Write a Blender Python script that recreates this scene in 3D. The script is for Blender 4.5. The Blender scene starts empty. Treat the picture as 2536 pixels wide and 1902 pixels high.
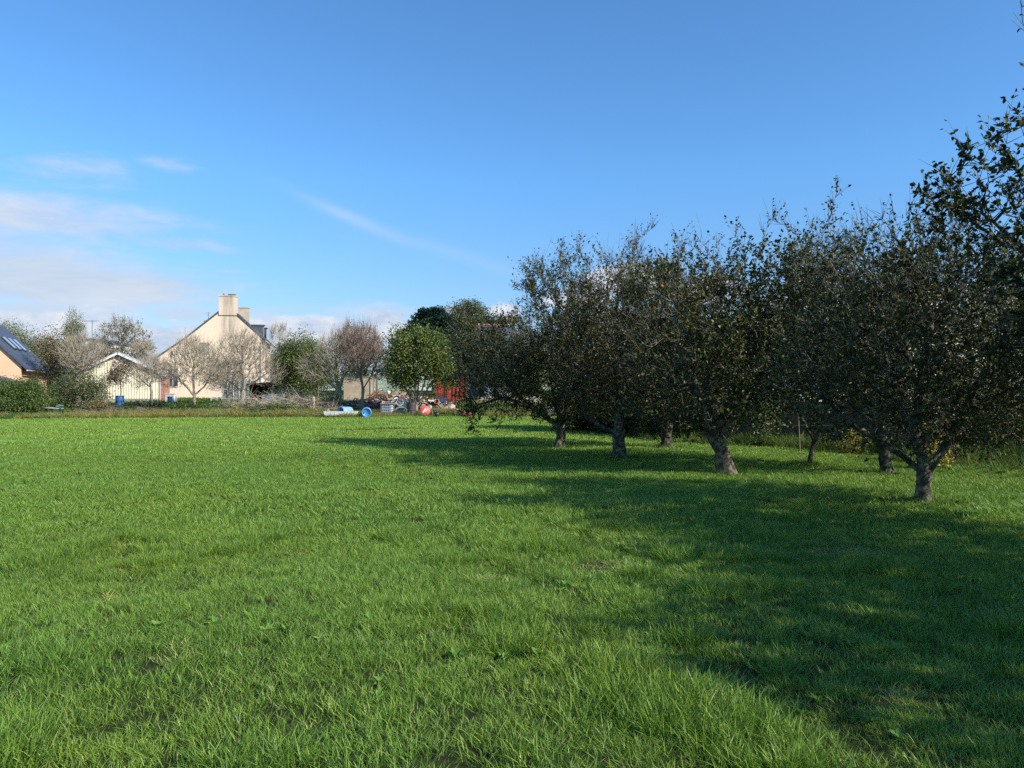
import bpy, math, random
import numpy as np
from mathutils import Vector, Matrix
R = math.radians
C = bpy.context.scene.collection
SC = bpy.context.scene

# ------------------------------------------------------------------ camera, sky, sun, exposure
F = 1916.0            # focal length in pixels of the 2536 px wide photograph
CX, CY, HZ = 1268.0, 951.0, 970.0
CAMZ = 1.6
PITCH = math.atan((HZ-CY)/F)
cd = bpy.data.cameras.new("camera"); cam = bpy.data.objects.new("camera", cd); C.objects.link(cam)
cd.sensor_fit = 'HORIZONTAL'; cd.sensor_width = 36.0; cd.lens = 36.0*F/2536.0
cd.clip_start = 0.05; cd.clip_end = 3000
cam.location = (0, 0, CAMZ); cam.rotation_euler = (R(90)+PITCH, 0, 0)
SC.camera = cam

SUN_EL, SUN_AZ = R(33), R(120)     # azimuth clockwise from +Y (camera looks along +Y)
sun_dir = Vector((math.sin(SUN_AZ)*math.cos(SUN_EL), math.cos(SUN_AZ)*math.cos(SUN_EL), math.sin(SUN_EL)))
ld = bpy.data.lights.new("sun", 'SUN'); ld.energy = 5.0; ld.angle = R(0.55); ld.color = (1.0, 0.93, 0.82)
lo = bpy.data.objects.new("sun", ld); C.objects.link(lo)
lo.rotation_euler = (-sun_dir).to_track_quat('-Z', 'Y').to_euler(); lo.location = (20, -10, 30)

SC.view_settings.view_transform = 'Standard'; SC.view_settings.look = 'None'
SC.view_settings.exposure = 0.35; SC.view_settings.gamma = 1.0; SC.view_settings.use_curve_mapping = False
cy = SC.cycles
cy.use_adaptive_sampling = True; cy.adaptive_threshold = 0.015; cy.use_denoising = False
cy.max_bounces = 5; cy.diffuse_bounces = 3; cy.glossy_bounces = 2; cy.transmission_bounces = 3
cy.transparent_max_bounces = 6; cy.time_limit = 900
cy.caustics_reflective = False; cy.caustics_refractive = False

class NT:
    """small node-tree helper"""
    def __init__(s, nt): s.nt = nt; s.n = nt.nodes; s.l = nt.links
    def add(s, t, **kw):
        n = s.n.new(t)
        for k, v in kw.items(): setattr(n, k, v)
        return n
    def link(s, a, b): s.l.new(a, b)
    def m(s, op, a, b=None, c=None, clamp=False):
        n = s.n.new('ShaderNodeMath'); n.operation = op; n.use_clamp = clamp
        for i, v in enumerate((a, b, c)):
            if v is None: continue
            if isinstance(v, (int, float)): n.inputs[i].default_value = v
            else: s.l.new(v, n.inputs[i])
        return n.outputs[0]
    def mix(s, fac, a, b, blend='MIX'):
        n = s.n.new('ShaderNodeMix'); n.data_type = 'RGBA'; n.blend_type = blend
        for i, v in ((0, fac), (6, a), (7, b)):
            if isinstance(v, (int, float)): n.inputs[i].default_value = v
            elif isinstance(v, (tuple, list)): n.inputs[i].default_value = (*v[:3], 1)
            else: s.l.new(v, n.inputs[i])
        return n.outputs[2]
    def noise(s, vec, scale, detail=4, rough=.55, dist=0):
        n = s.n.new('ShaderNodeTexNoise'); n.inputs['Scale'].default_value = scale
        n.inputs['Detail'].default_value = detail; n.inputs['Roughness'].default_value = rough
        n.inputs['Distortion'].default_value = dist
        if vec is not None: s.l.new(vec, n.inputs['Vector'])
        return n.outputs['Fac']
    def ramp(s, fac, stops):
        n = s.n.new('ShaderNodeValToRGB'); cr = n.color_ramp
        while len(cr.elements) < len(stops): cr.elements.new(.5)
        for e, (p, c) in zip(cr.elements, stops):
            e.position = p; e.color = (*c, 1) if len(c) == 3 else c
        s.l.new(fac, n.inputs[0]); return n.outputs[0]
    def xyz(s, a, b, c):
        n = s.n.new('ShaderNodeCombineXYZ')
        for i, v in enumerate((a, b, c)):
            if isinstance(v, (int, float)): n.inputs[i].default_value = v
            else: s.l.new(v, n.inputs[i])
        return n.outputs[0]

w = bpy.data.worlds.new("World"); SC.world = w; w.use_nodes = True
T = NT(w.node_tree); w.node_tree.nodes.clear()
sky = T.add('ShaderNodeTexSky'); sky.sky_type = 'NISHITA'; sky.sun_disc = False
sky.sun_elevation = SUN_EL; sky.sun_rotation = SUN_AZ
sky.air_density = 1.0; sky.dust_density = 0.25; sky.ozone_density = 1.0; sky.altitude = 20
tc = T.add('ShaderNodeTexCoord'); sep = T.add('ShaderNodeSeparateXYZ'); T.link(tc.outputs['Generated'], sep.inputs[0])
X, Y, Z = sep.outputs
az = T.m('MULTIPLY', T.m('ARCTAN2', X, Y), 57.2958)          # degrees right of +Y
el = T.m('MULTIPLY', T.m('ARCSINE', Z), 57.2958)
def deg(px, py):
    a = math.atan((px-CX)/F); return math.degrees(a), math.degrees(math.atan((HZ-py)/F*math.cos(a)))
nv = T.xyz(T.m('MULTIPLY', az, .16), T.m('MULTIPLY', el, .55), 0)
n1 = T.noise(nv, 1.0, 7, .6, .25)
n2 = T.noise(T.xyz(T.m('MULTIPLY', az, .35), T.m('MULTIPLY', el, .8), 3.7), 1.0, 6, .6)
def blob(px, py, rx, ry, s):
    a, e = deg(px, py); k = .0299
    dx = T.m('DIVIDE', T.m('SUBTRACT', az, a), rx*k); dy = T.m('DIVIDE', T.m('SUBTRACT', el, e), ry*k)
    q = T.m('ADD', T.m('MULTIPLY', dx, dx), T.m('MULTIPLY', dy, dy))
    return T.m('MULTIPLY', T.m('EXPONENT', T.m('MULTIPLY', q, -1)), s)
def union(bl):
    o = None
    for b in bl:
        v = blob(*b); o = v if o is None else T.m('MAXIMUM', o, v)
    return o
veil = union([(170, 425, 150, 42, .40), (250, 450, 90, 28, .38), (420, 408, 70, 24, .34), (90, 540, 300, 55, .72), (200, 570, 180, 25, .55),
              (440, 603, 130, 19, .62), (60, 650, 230, 52, .85), (150, 705, 340, 55, 1.1), (380, 700, 150, 30, .85), (0, 600, 160, 70, .7),
              (60, 770, 260, 40, .8), (450, 778, 130, 24, .75), (950, 780, 100, 28, .6), (570, 672, 40, 6, .5), (760, 800, 520, 48, .55), (250, 770, 110, 26, .7)])
low = union([(100, 850, 480, 75, 1.1), (480, 845, 280, 45, 1.0), (760, 820, 170, 38, 1.15), (950, 808, 52, 42, 1.4), (900, 870, 420, 40, .9),
             (1245, 772, 60, 26, 1.0), (1115, 775, 50, 20, .9), (1530, 700, 95, 42, 1.25), (1760, 715, 80, 40, 1.15), (1450, 740, 140, 30, 1.0), (2300, 760, 450, 60, .9)])
def edge(f, n, k, lo_, hi):
    v = T.m('ADD', f, T.m('MULTIPLY', T.m('SUBTRACT', n, .5), k))
    mr = T.add('ShaderNodeMapRange', interpolation_type='SMOOTHSTEP')
    mr.inputs[1].default_value = lo_; mr.inputs[2].default_value = hi; T.link(v, mr.inputs[0]); return mr.outputs[0]
vm = T.m('MULTIPLY', T.m('MULTIPLY', edge(veil, n1, 1.35, .0, .95), T.m('MULTIPLY', T.m('SUBTRACT', veil, .05), 6, clamp=True)), .92)
cm = T.m('MULTIPLY', edge(low, n2, 1.1, .34, .72), .95)
# vapour trail: a band along a straight line on the sky
a0, e0 = deg(700, 462); a1, e1 = deg(1010, 600); a2, e2 = deg(1330, 690)
def band(a0, e0, a1, e1, wdt, s, soft):
    L = math.hypot(a1-a0, e1-e0); ux, uy = (a1-a0)/L, (e1-e0)/L
    du, dv = T.m('SUBTRACT', az, a0), T.m('SUBTRACT', el, e0)
    t = T.m('DIVIDE', T.m('ADD', T.m('MULTIPLY', du, ux), T.m('MULTIPLY', dv, uy)), L)
    d = T.m('DIVIDE', T.m('SUBTRACT', T.m('MULTIPLY', dv, ux), T.m('MULTIPLY', du, uy)), wdt)
    g = T.m('EXPONENT', T.m('MULTIPLY', T.m('MULTIPLY', d, d), -1))
    tt = T.m('DIVIDE', T.m('SUBTRACT', t, .55), soft)
    return T.m('MULTIPLY', T.m('MULTIPLY', g, T.m('EXPONENT', T.m('MULTIPLY', T.m('MULTIPLY', tt, tt), -1))), s)
tr = T.m('ADD', band(a0, e0, a1, e1, .42, .35, .42), band(a1-2, e1+.9, a2, e2, .5, .16, .5))
tr = T.m('MULTIPLY', tr, T.m('ADD', n2, .35))
tf = T.m('DIVIDE', T.m('SUBTRACT', el, 4.0), 11.0, clamp=True)
skyc = T.mix(1.0, sky.outputs[0], T.mix(tf, (.82, 1.05, 1.42), (.85, 1.48, 2.05)), 'MULTIPLY')
cl_lit = (7.0, 7.7, 8.7); cl_dark = (5.3, 6.15, 7.5)
cshade = T.m('MULTIPLY', T.m('SUBTRACT', n1, .3), 2.2, clamp=True)
ccol = T.mix(cshade, cl_dark, cl_lit)
lowc = T.mix(T.m('MULTIPLY', T.m('SUBTRACT', n2, .38), 4.0, clamp=True), (5.2, 6.2, 8.0), (8.2, 8.6, 9.3))
c1 = T.mix(vm, skyc, ccol); c2 = T.mix(cm, c1, lowc); c3 = T.mix(tr, c2, (6.5, 7.6, 9.2))
bg = T.add('ShaderNodeBackground'); bg.inputs[1].default_value = 0.08; T.link(c3, bg.inputs[0])
wo = T.add('ShaderNodeOutputWorld'); T.link(bg.outputs[0], wo.inputs[0])

# ------------------------------------------------------------------ helpers
def px(pxx, pyy, Yd):
    """point at depth Yd (along +Y) seen at photograph pixel (pxx, pyy)"""
    return Vector(((pxx-CX)/F*Yd, Yd, CAMZ+(HZ-pyy)/F*Yd))
def vnoise(x, y, s, seed=0):
    x = np.asarray(x, float)/s; y = np.asarray(y, float)/s
    xi, yi = np.floor(x).astype(np.int64), np.floor(y).astype(np.int64)
    fx, fy = x-xi, y-yi; fx = fx*fx*(3-2*fx); fy = fy*fy*(3-2*fy)
    def h(i, j):
        n = (i*374761393 + j*668265263 + seed*974711) & 0x7fffffff
        n = ((n ^ (n >> 13))*1274126177) & 0x7fffffff
        return ((n ^ (n >> 16)) & 0xffff)/65535.0
    return (h(xi, yi)*(1-fx)+h(xi+1, yi)*fx)*(1-fy)+(h(xi, yi+1)*(1-fx)+h(xi+1, yi+1)*fx)*fy
def sstep(a, b, x):
    t = np.clip((np.asarray(x, float)-a)/(b-a), 0, 1); return t*t*(3-2*t)
RUT_Y = [-5, 3.7, 5.2, 6.8, 9.6, 14.6, 23.6, 40]; RUT_X = [2.6, 1.45, .8, -.1, -1.35, -3.1, -5.6, -8]
def rut(x, y):
    xr = np.interp(y, RUT_Y, RUT_X); g = 0
    for off in (0, 1.45):
        d = np.asarray(x)-(xr+off); g = g + np.exp(-(d/.16)**2) - .45*np.exp(-((np.abs(d)-.36)/.14)**2)
    return g*sstep(34, 20, y)
def Hn(x, y):
    x = np.asarray(x, float); y = np.asarray(y, float)
    h = .6*sstep(46, 60, y)+.02*np.clip(y-60, 0, 60)
    near = 1-sstep(44, 60, y)
    h = h + near*(.05*(vnoise(x, y, 1.7, 3)-.5)+.10*(vnoise(x, y, 5.1, 5)-.5)) - .02*rut(x, y)
    return h
def H(x, y): return float(Hn(x, y))
def P(pxx, Yd, dz=0):
    x = (pxx-CX)/F*Yd; return Vector((x, Yd, H(x, Yd)+dz))

def tag(o, label=None, cat=None, group=None, kind=None):
    if label: o['label'] = label
    if cat: o['category'] = cat
    if group: o['group'] = group
    if kind: o['kind'] = kind
    return o
def empty(name, loc, rz=0, **kw):
    o = bpy.data.objects.new(name, None); C.objects.link(o); o.location = loc; o.rotation_euler = (0, 0, rz)
    o.empty_display_size = .2; return tag(o, **kw)

def mat(name, col, col2=None, rough=.85, scale=6, detail=5, bump=0, bscale=None, metal=0, transl=0, tone=None,
        coords='Object', spec=.4, lo_=.35, hi_=.65, wave=None):
    m = bpy.data.materials.new(name); m.use_nodes = True; t = NT(m.node_tree); m.node_tree.nodes.clear()
    out = t.add('ShaderNodeOutputMaterial'); b = t.add('ShaderNodeBsdfPrincipled')
    tcn = t.add('ShaderNodeTexCoord'); vec = tcn.outputs[coords]
    if coords == 'World':
        pass
    if tone:
        at = t.add('ShaderNodeAttribute', attribute_name='tone'); base = t.ramp(at.outputs['Fac'], tone)
        if col2:
            g = t.add('ShaderNodeNewGeometry')
            nz = t.noise(g.outputs['Position'], scale, 3)
            base = t.mix(t.ramp(nz, [(lo_, (0, 0, 0)), (hi_, (1, 1, 1))]), base, t.mix(1.0, base, col2, 'MULTIPLY'))
    elif col2:
        nz = t.noise(vec, scale, detail)
        base = t.mix(t.ramp(nz, [(lo_, (0, 0, 0)), (hi_, (1, 1, 1))]), col, col2)
    else:
        base = t.mix(0.0, col, col)
    t.link(base, b.inputs['Base Color'])
    b.inputs['Roughness'].default_value = rough; b.inputs['Metallic'].default_value = metal
    b.inputs['Specular IOR Level'].default_value = spec
    if bump:
        bn = t.add('ShaderNodeBump'); bn.inputs['Strength'].default_value = bump; bn.inputs['Distance'].default_value = .02
        t.link(t.noise(vec, bscale or scale*4, 6), bn.inputs['Height']); t.link(bn.outputs[0], b.inputs['Normal'])
    sh = b.outputs[0]
    if transl:
        tr_ = t.add('ShaderNodeBsdfTranslucent'); t.link(t.mix(1.0, base, (1.5, 1.5, .7), 'MULTIPLY'), tr_.inputs[0])
        mx = t.add('ShaderNodeMixShader'); mx.inputs[0].default_value = transl
        t.link(sh, mx.inputs[1]); t.link(tr_.outputs[0], mx.inputs[2]); sh = mx.outputs[0]
    t.link(sh, out.inputs[0]); return m

M = {}
M['soil'] = mat('soil', (.022, .03, .010), (.04, .045, .015), rough=1, scale=1.3, bump=.6, bscale=30, spec=.1)
M['asphalt'] = mat('asphalt', (.22, .22, .23), (.28, .27, .27), rough=.9, scale=2, bump=.3, bscale=60)
GR = [(0, (.034, .09, .015)), (.35, (.115, .232, .036)), (.7, (.24, .405, .066)), (.9, (.40, .54, .12)), (1, (.46, .42, .2))]
M['grass'] = mat('grass', None, (1.22, 1.04, .85), rough=.45, scale=.33, tone=GR, transl=.24, spec=.35)
M['weed'] = mat('weed', None, (1.2, 1.1, .8), rough=.55, scale=.5, tone=[(0, (.03, .08, .015)), (.6, (.07, .15, .03)), (1, (.22, .25, .07))], transl=.3)
M['clover'] = mat('broadleaf_weed', None, (1.1, 1.05, .9), rough=.5, scale=.5, tone=[(0, (.06, .16, .03)), (.6, (.13, .28, .05)), (1, (.28, .40, .10))], transl=.25)
M['dry'] = mat('dry_grass', None, (1.2, .95, .7), rough=.7, scale=.6, tone=[(0, (.07, .12, .025)), (.45, (.17, .22, .06)), (.8, (.32, .30, .11)), (1, (.5, .4, .22))], transl=.3)
M['bark'] = mat('lichen_bark', (.05, .042, .03), (.19, .19, .115), rough=.95, scale=9, bump=1.0, bscale=45, lo_=.47, hi_=.62)
M['twig'] = mat('twig_bark', (.06, .052, .034), (.27, .25, .165), rough=.9, scale=4, lo_=.45, hi_=.6)
M['bark_dark'] = mat('ivy_bark', (.03, .027, .02), (.12, .12, .07), rough=.95, scale=9, bump=.9, lo_=.5, hi_=.65)
M['bark_pale'] = mat('pale_bark', (.19, .155, .105), (.36, .32, .22), rough=.95, scale=5, bump=.6)
M['bark_green'] = mat('mossy_bark', (.18, .17, .07), (.36, .32, .14), rough=.95, scale=5, bump=.6)
M['twig_pale'] = mat('pale_twigs', (.26, .21, .145), (.48, .42, .30), rough=.9, scale=1.5)
M['twig_russet'] = mat('russet_twigs', (.17, .12, .09), (.30, .22, .16), rough=.9, scale=1.5)
def leafmat(name, stops, rough=.42, tl=.18, spec=.5): return mat(name, None, None, rough=rough, tone=stops, transl=tl, spec=spec)
M['leaf_orchard'] = leafmat('orchard_leaves', [(0, (.018, .028, .007)), (.45, (.042, .060, .012)), (.78, (.095, .11, .028)), (.93, (.17, .16, .06)), (1, (.30, .24, .08))], rough=.45, tl=.14, spec=.28)
M['leaf_orchard2'] = leafmat('autumn_orchard_leaves', [(0, (.02, .026, .008)), (.45, (.052, .060, .013)), (.72, (.11, .10, .028)), (.9, (.21, .15, .05)), (1, (.36, .22, .06))], rough=.45, tl=.14, spec=.28)
M['leaf_near'] = leafmat('near_leaves', [(0, (.012, .022, .008)), (.5, (.025, .045, .013)), (.85, (.06, .08, .022)), (1, (.26, .24, .05))], rough=.55, tl=.2, spec=.25)
M['leaf_ever'] = leafmat('evergreen_leaves', [(0, (.04, .075, .015)), (.5, (.09, .14, .025)), (.85, (.19, .21, .045)), (1, (.34, .28, .07))], rough=.42, tl=.2)
M['leaf_dark'] = leafmat('dark_leaves', [(0, (.015, .035, .015)), (.6, (.04, .08, .025)), (1, (.10, .13, .04))])
M['leaf_shade'] = leafmat('shade_dark_leaves', [(0, (.008, .014, .006)), (.7, (.02, .032, .01)), (1, (.05, .065, .02))], spec=.2, rough=.6)  # near-black leaf colour, deep shade behind the row painted in
M['leaf_cypress'] = leafmat('cypress_sprays', [(0, (.008, .028, .022)), (.7, (.02, .055, .035)), (1, (.05, .09, .05))], rough=.7, tl=.03, spec=.2)
M['leaf_mid'] = leafmat('broadleaf', [(0, (.04, .06, .025)), (.5, (.09, .12, .045)), (.85, (.16, .17, .08)), (1, (.28, .22, .12))])
M['leaf_brown'] = leafmat('browning_leaves', [(0, (.04, .05, .015)), (.4, (.11, .12, .035)), (.7, (.24, .17, .08)), (1, (.4, .26, .15))])
M['leaf_rust'] = leafmat('dried_brown_leaves', [(0, (.08, .05, .03)), (.5, (.16, .10, .06)), (1, (.28, .19, .12))])
M['leaf_silver'] = leafmat('grey_green_leaves', [(0, (.09, .11, .06)), (.5, (.2, .23, .13)), (1, (.4, .41, .27))])
M['leaf_hedge'] = leafmat('hedge_leaves', [(0, (.03, .06, .015)), (.5, (.075, .13, .025)), (1, (.17, .22, .045))])
M['leaf_yellow'] = leafmat('yellow_leaves', [(0, (.12, .14, .02)), (.6, (.32, .28, .04)), (1, (.5, .4, .06))])
M['apple_y'] = mat('yellow_apple_skin', (.55, .42, .05), (.4, .42, .08), rough=.35, scale=10)
M['apple_r'] = mat('red_apple_skin', (.55, .10, .03), (.5, .28, .05), rough=.35, scale=10)
M['render'] = mat('cream_render', (.74, .52, .33), (.66, .46, .29), rough=.95, scale=.7, bump=.15, bscale=30)
M['orange'] = mat('orange_render', (.82, .50, .31), (.74, .45, .27), rough=.95, scale=.7)
M['cream'] = mat('cream_boards', (.82, .78, .60), (.74, .70, .52), rough=.8, scale=2)
M['white'] = mat('white_paint', (.78, .76, .72), (.68, .66, .62), rough=.6, scale=3)
M['slate'] = mat('slate_roof', (.055, .065, .085), (.085, .095, .12), rough=.55, scale=3)
M['greyroof'] = mat('grey_sheet_roof', (.30, .31, .33), (.42, .43, .46), rough=.6, scale=2)
M['slatewall'] = mat('grey_slate_cladding', (.16, .18, .21), (.22, .24, .28), rough=.7, scale=3)
M['batten'] = mat('aged_cream_batten', (.60, .55, .40), (.52, .47, .34), rough=.85, scale=3)
M['tile'] = mat('red_tile', (.32, .12, .07), (.42, .18, .11), rough=.8, scale=3)
M['ridge'] = mat('orange_ridge_tile', (.52, .2, .14), (.42, .17, .11), rough=.8, scale=3)
M['brick'] = mat('brick', (.38, .17, .11), (.46, .24, .17), rough=.9, scale=5)
M['chimney'] = mat('stained_render', (.42, .36, .28), (.56, .44, .32), rough=.95, scale=1.6)
M['stone'] = mat('pale_stone', (.58, .47, .33), (.42, .34, .24), rough=.95, scale=2.2, bump=.5)
M['concrete'] = mat('concrete', (.34, .33, .30), (.24, .23, .2), rough=.95, scale=2, bump=.4)
M['block'] = mat('weathered_concrete_block', (.17, .13, .08), (.10, .08, .05), rough=.95, scale=3, bump=.5)
M['glass'] = mat('window_glass', (.05, .07, .09), rough=.12, spec=.8)
M['skylight'] = mat('skylight_glass', (.30, .38, .48), rough=.15, spec=.8)
M['shutter'] = mat('grey_green_shutter', (.24, .28, .22), (.2, .23, .18), rough=.8, scale=3)
M['palegreen'] = mat('pale_green_metal', (.42, .52, .40), (.36, .45, .34), rough=.6, scale=3)
M['redpaint'] = mat('red_painted_steel', (.38, .055, .04), (.30, .045, .035), rough=.6, scale=3)
M['reddark'] = mat('rusty_red_steel', (.16, .03, .02), (.2, .05, .03), rough=.7, scale=3)
M['blue'] = mat('blue_plastic', (.03, .20, .52), (.07, .28, .56), rough=.4, scale=4)
M['bluelt'] = mat('faded_blue_plastic', (.14, .34, .60), (.3, .45, .62), rough=.5, scale=5)
M['bluedk'] = mat('dull_blue_plastic', (.04, .14, .33), (.03, .1, .25), rough=.5, scale=5)
M['black'] = mat('black_plastic', (.03, .03, .032), (.05, .045, .045), rough=.5, scale=5)
M['brownblack'] = mat('weathered_black_plastic', (.06, .05, .05), (.09, .07, .065), rough=.6, scale=5)
M['rubber'] = mat('rubber', (.03, .03, .03), (.045, .045, .045), rough=.9, scale=5)
M['steel'] = mat('galvanised_steel', (.42, .43, .45), (.55, .55, .57), rough=.45, metal=.5, scale=5)
M['greyp'] = mat('white_grey_plastic', (.55, .54, .56), (.45, .44, .46), rough=.6, scale=4)
M['signred'] = mat('faded_red_paint', (.62, .09, .08), (.52, .08, .07), rough=.5, scale=5)
M['terra'] = mat('terracotta', (.46, .16, .10), (.38, .13, .08), rough=.85, scale=5)
M['pink'] = mat('pink_plastic', (.62, .12, .20), (.5, .08, .15), rough=.6, scale=5)
M['pinkdust'] = mat('dusty_pink_scrap', (.5, .33, .30), (.4, .27, .24), rough=.95, scale=6)
M['foam'] = mat('pale_yellow_foam', (.66, .58, .32), (.5, .42, .25), rough=.95, scale=6)
M['tan'] = mat('tan_fabric', (.42, .31, .2), (.3, .21, .14), rough=.95, scale=5)
M['wood'] = mat('weathered_wood', (.26, .19, .12), (.16, .12, .08), rough=.9, scale=6)
M['woodpale'] = mat('pale_wood', (.55, .45, .32), (.42, .34, .24), rough=.9, scale=6)
M['redpole'] = mat('red_brown_steel', (.32, .09, .06), (.22, .08, .05), rough=.7, scale=6)
M['greentarp'] = mat('green_plastic_sheet', (.09, .25, .16), (.06, .18, .11), rough=.6, scale=6)
M['oliveplastic'] = mat('grey_green_bodywork', (.30, .34, .25), (.24, .28, .2), rough=.5, scale=6)
M['cable'] = mat('dark_metal', (.08, .08, .08), rough=.6)

def stain_wall():
    m = bpy.data.materials.new('cream_render_stained'); m.use_nodes = True; t = NT(m.node_tree); m.node_tree.nodes.clear()
    out = t.add('ShaderNodeOutputMaterial'); b = t.add('ShaderNodeBsdfPrincipled'); tcn = t.add('ShaderNodeTexCoord')
    sp = t.add('ShaderNodeSeparateXYZ'); t.link(tcn.outputs['Object'], sp.inputs[0]); x_, y_, z_ = sp.outputs
    n_ = t.noise(t.xyz(t.m('MULTIPLY', x_, 1.6), t.m('MULTIPLY', y_, 1.6), t.m('MULTIPLY', z_, .22)), 1.6, 5)
    n3 = t.noise(tcn.outputs['Object'], .7, 5)
    d_ = t.m('DIVIDE', t.m('ADD', x_, 2.9), .85); g = t.m('EXPONENT', t.m('MULTIPLY', t.m('MULTIPLY', d_, d_), -1))
    h_ = t.m('DIVIDE', t.m('SUBTRACT', z_, 4.2), 3.0, clamp=True)
    k = t.m('MULTIPLY', t.m('MULTIPLY', g, h_), t.m('MULTIPLY', t.m('SUBTRACT', n_, .25), 2.4, clamp=True))
    t.link(t.mix(k, t.mix(n3, (.86, .68, .50), (.78, .61, .44)), (.34, .28, .21)), b.inputs['Base Color']); b.inputs['Roughness'].default_value = .95
    t.link(b.outputs[0], out.inputs[0]); return m
M['stainwall'] = stain_wall()

class MB:
    """collects polygons and builds ONE mesh object"""
    def __init__(s): s.v = []; s.f = []; s.mi = []; s.sm = []
    def add(s, v, f, mi=0, smooth=False):
        o = len(s.v); s.v += [tuple(q) for q in v]
        for q in f: s.f.append([i+o for i in q]); s.mi.append(mi); s.sm.append(smooth)
        return s
    def box(s, c, d, rz=0, rx=0, ry=0, mi=0, bev=0):
        hx, hy, hz = d[0]/2, d[1]/2, d[2]/2
        m = Matrix.Translation(c) @ Matrix.Rotation(rz, 4, 'Z') @ Matrix.Rotation(ry, 4, 'Y') @ Matrix.Rotation(rx, 4, 'X')
        b = bev
        if not b:
            v = [m @ Vector((x, y, z)) for z in (-hz, hz) for y in (-hy, hy) for x in (-hx, hx)]
            return s.add(v, [(0, 2, 3, 1), (4, 5, 7, 6), (0, 1, 5, 4), (2, 6, 7, 3), (0, 4, 6, 2), (1, 3, 7, 5)], mi)
        # chamfered vertical and horizontal edges
        rings = []
        for z, k in ((-hz, b), (-hz+b, 0), (hz-b, 0), (hz, b)):
            x, y = hx-k, hy-k
            rings.append([(x-b, y), (x, y-b), (x, -y+b), (x-b, -y), (-x+b, -y), (-x, -y+b), (-x, y-b), (-x+b, y)])
        v = []
        for (z, k), r in zip(((-hz, b), (-hz+b, 0), (hz-b, 0), (hz, b)), rings): v += [m @ Vector((q[0], q[1], z)) for q in r]
        f = [tuple(range(8)), tuple(reversed(range(24, 32)))]
        for i in range(3):
            for j in range(8): f.append((i*8+(j+1) % 8, i*8+j, (i+1)*8+j, (i+1)*8+(j+1) % 8))
        return s.add(v, f, mi)
    def cyl(s, p0, p1, r0, r1=None, n=10, mi=0, cap=True, smooth=True):
        r1 = r0 if r1 is None else r1
        p0, p1 = Vector(p0), Vector(p1); d = (p1-p0).normalized()
        u = d.orthogonal().normalized(); w_ = d.cross(u)
        v = []
        for p, r in ((p0, r0), (p1, r1)):
            for i in range(n):
                a = 2*math.pi*i/n; v.append(p+u*(r*math.cos(a))+w_*(r*math.sin(a)))
        f = [(i, (i+1) % n, n+(i+1) % n, n+i) for i in range(n)]
        s.add(v, f, mi, smooth)
        if cap: s.add(v[:n], [tuple(reversed(range(n)))], mi); s.add(v[n:], [tuple(range(n))], mi)
        return s
    def tube(s, pts, r, n=6, mi=0):
        for a, b in zip(pts[:-1], pts[1:]): s.cyl(a, b, r, r, n, mi)
        return s
    def lathe(s, prof, m=None, n=24, mi=0):
        m = m or Matrix(); v = []; k = len(prof)
        for i in range(n):
            a = 2*math.pi*i/n
            for r, z in prof: v.append(m @ Vector((r*math.cos(a), r*math.sin(a), z)))
        f = [(i*k+j, ((i+1) % n)*k+j, ((i+1) % n)*k+j+1, i*k+j+1) for i in range(n) for j in range(k-1)]
        return s.add(v, f, mi, True)
    def prism(s, prof, y0, y1, mi=0):
        """polygon in x-z extruded along y"""
        n = len(prof); v = [(x, y0, z) for x, z in prof]+[(x, y1, z) for x, z in prof]
        f = [tuple(range(n)), tuple(reversed(range(n, 2*n)))]+[((i+1) % n, i, n+i, n+(i+1) % n) for i in range(n)]
        return s.add(v, f, mi)
    def lump(s, c, d, seed=0, n=10, k=.25, mi=0):
        rg = random.Random(seed); ph = [rg.uniform(0, 6) for _ in range(6)]; v = []; c = Vector(c)
        for i in range(n+1):
            t = math.pi*i/n
            for j in range(n):
                a = 2*math.pi*j/n; q = Vector((math.sin(t)*math.cos(a), math.sin(t)*math.sin(a), math.cos(t)))
                r = 1+k*(math.sin(3*q.x+ph[0])*math.cos(4*q.y+ph[1])+.6*math.sin(5*q.z+ph[2]+3*q.x))
                v.append(c+Vector((q.x*d[0]*r/2, q.y*d[1]*r/2, q.z*d[2]*r/2)))
        f = [(i*n+j, i*n+(j+1) % n, (i+1)*n+(j+1) % n, (i+1)*n+j) for i in range(n) for j in range(n)]
        return s.add(v, f, mi, False)
    def build(s, name, m, parent=None, loc=None):
        me = bpy.data.meshes.new(name); me.from_pydata(s.v, [], s.f)
        for q in (m if isinstance(m, (list, tuple)) else [m]): me.materials.append(q)
        me.polygons.foreach_set('material_index', s.mi); me.polygons.foreach_set('use_smooth', s.sm); me.update()
        o = bpy.data.objects.new(name, me); C.objects.link(o)
        if parent: o.parent = parent
        if loc is not None: o.location = loc
        return o

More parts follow.
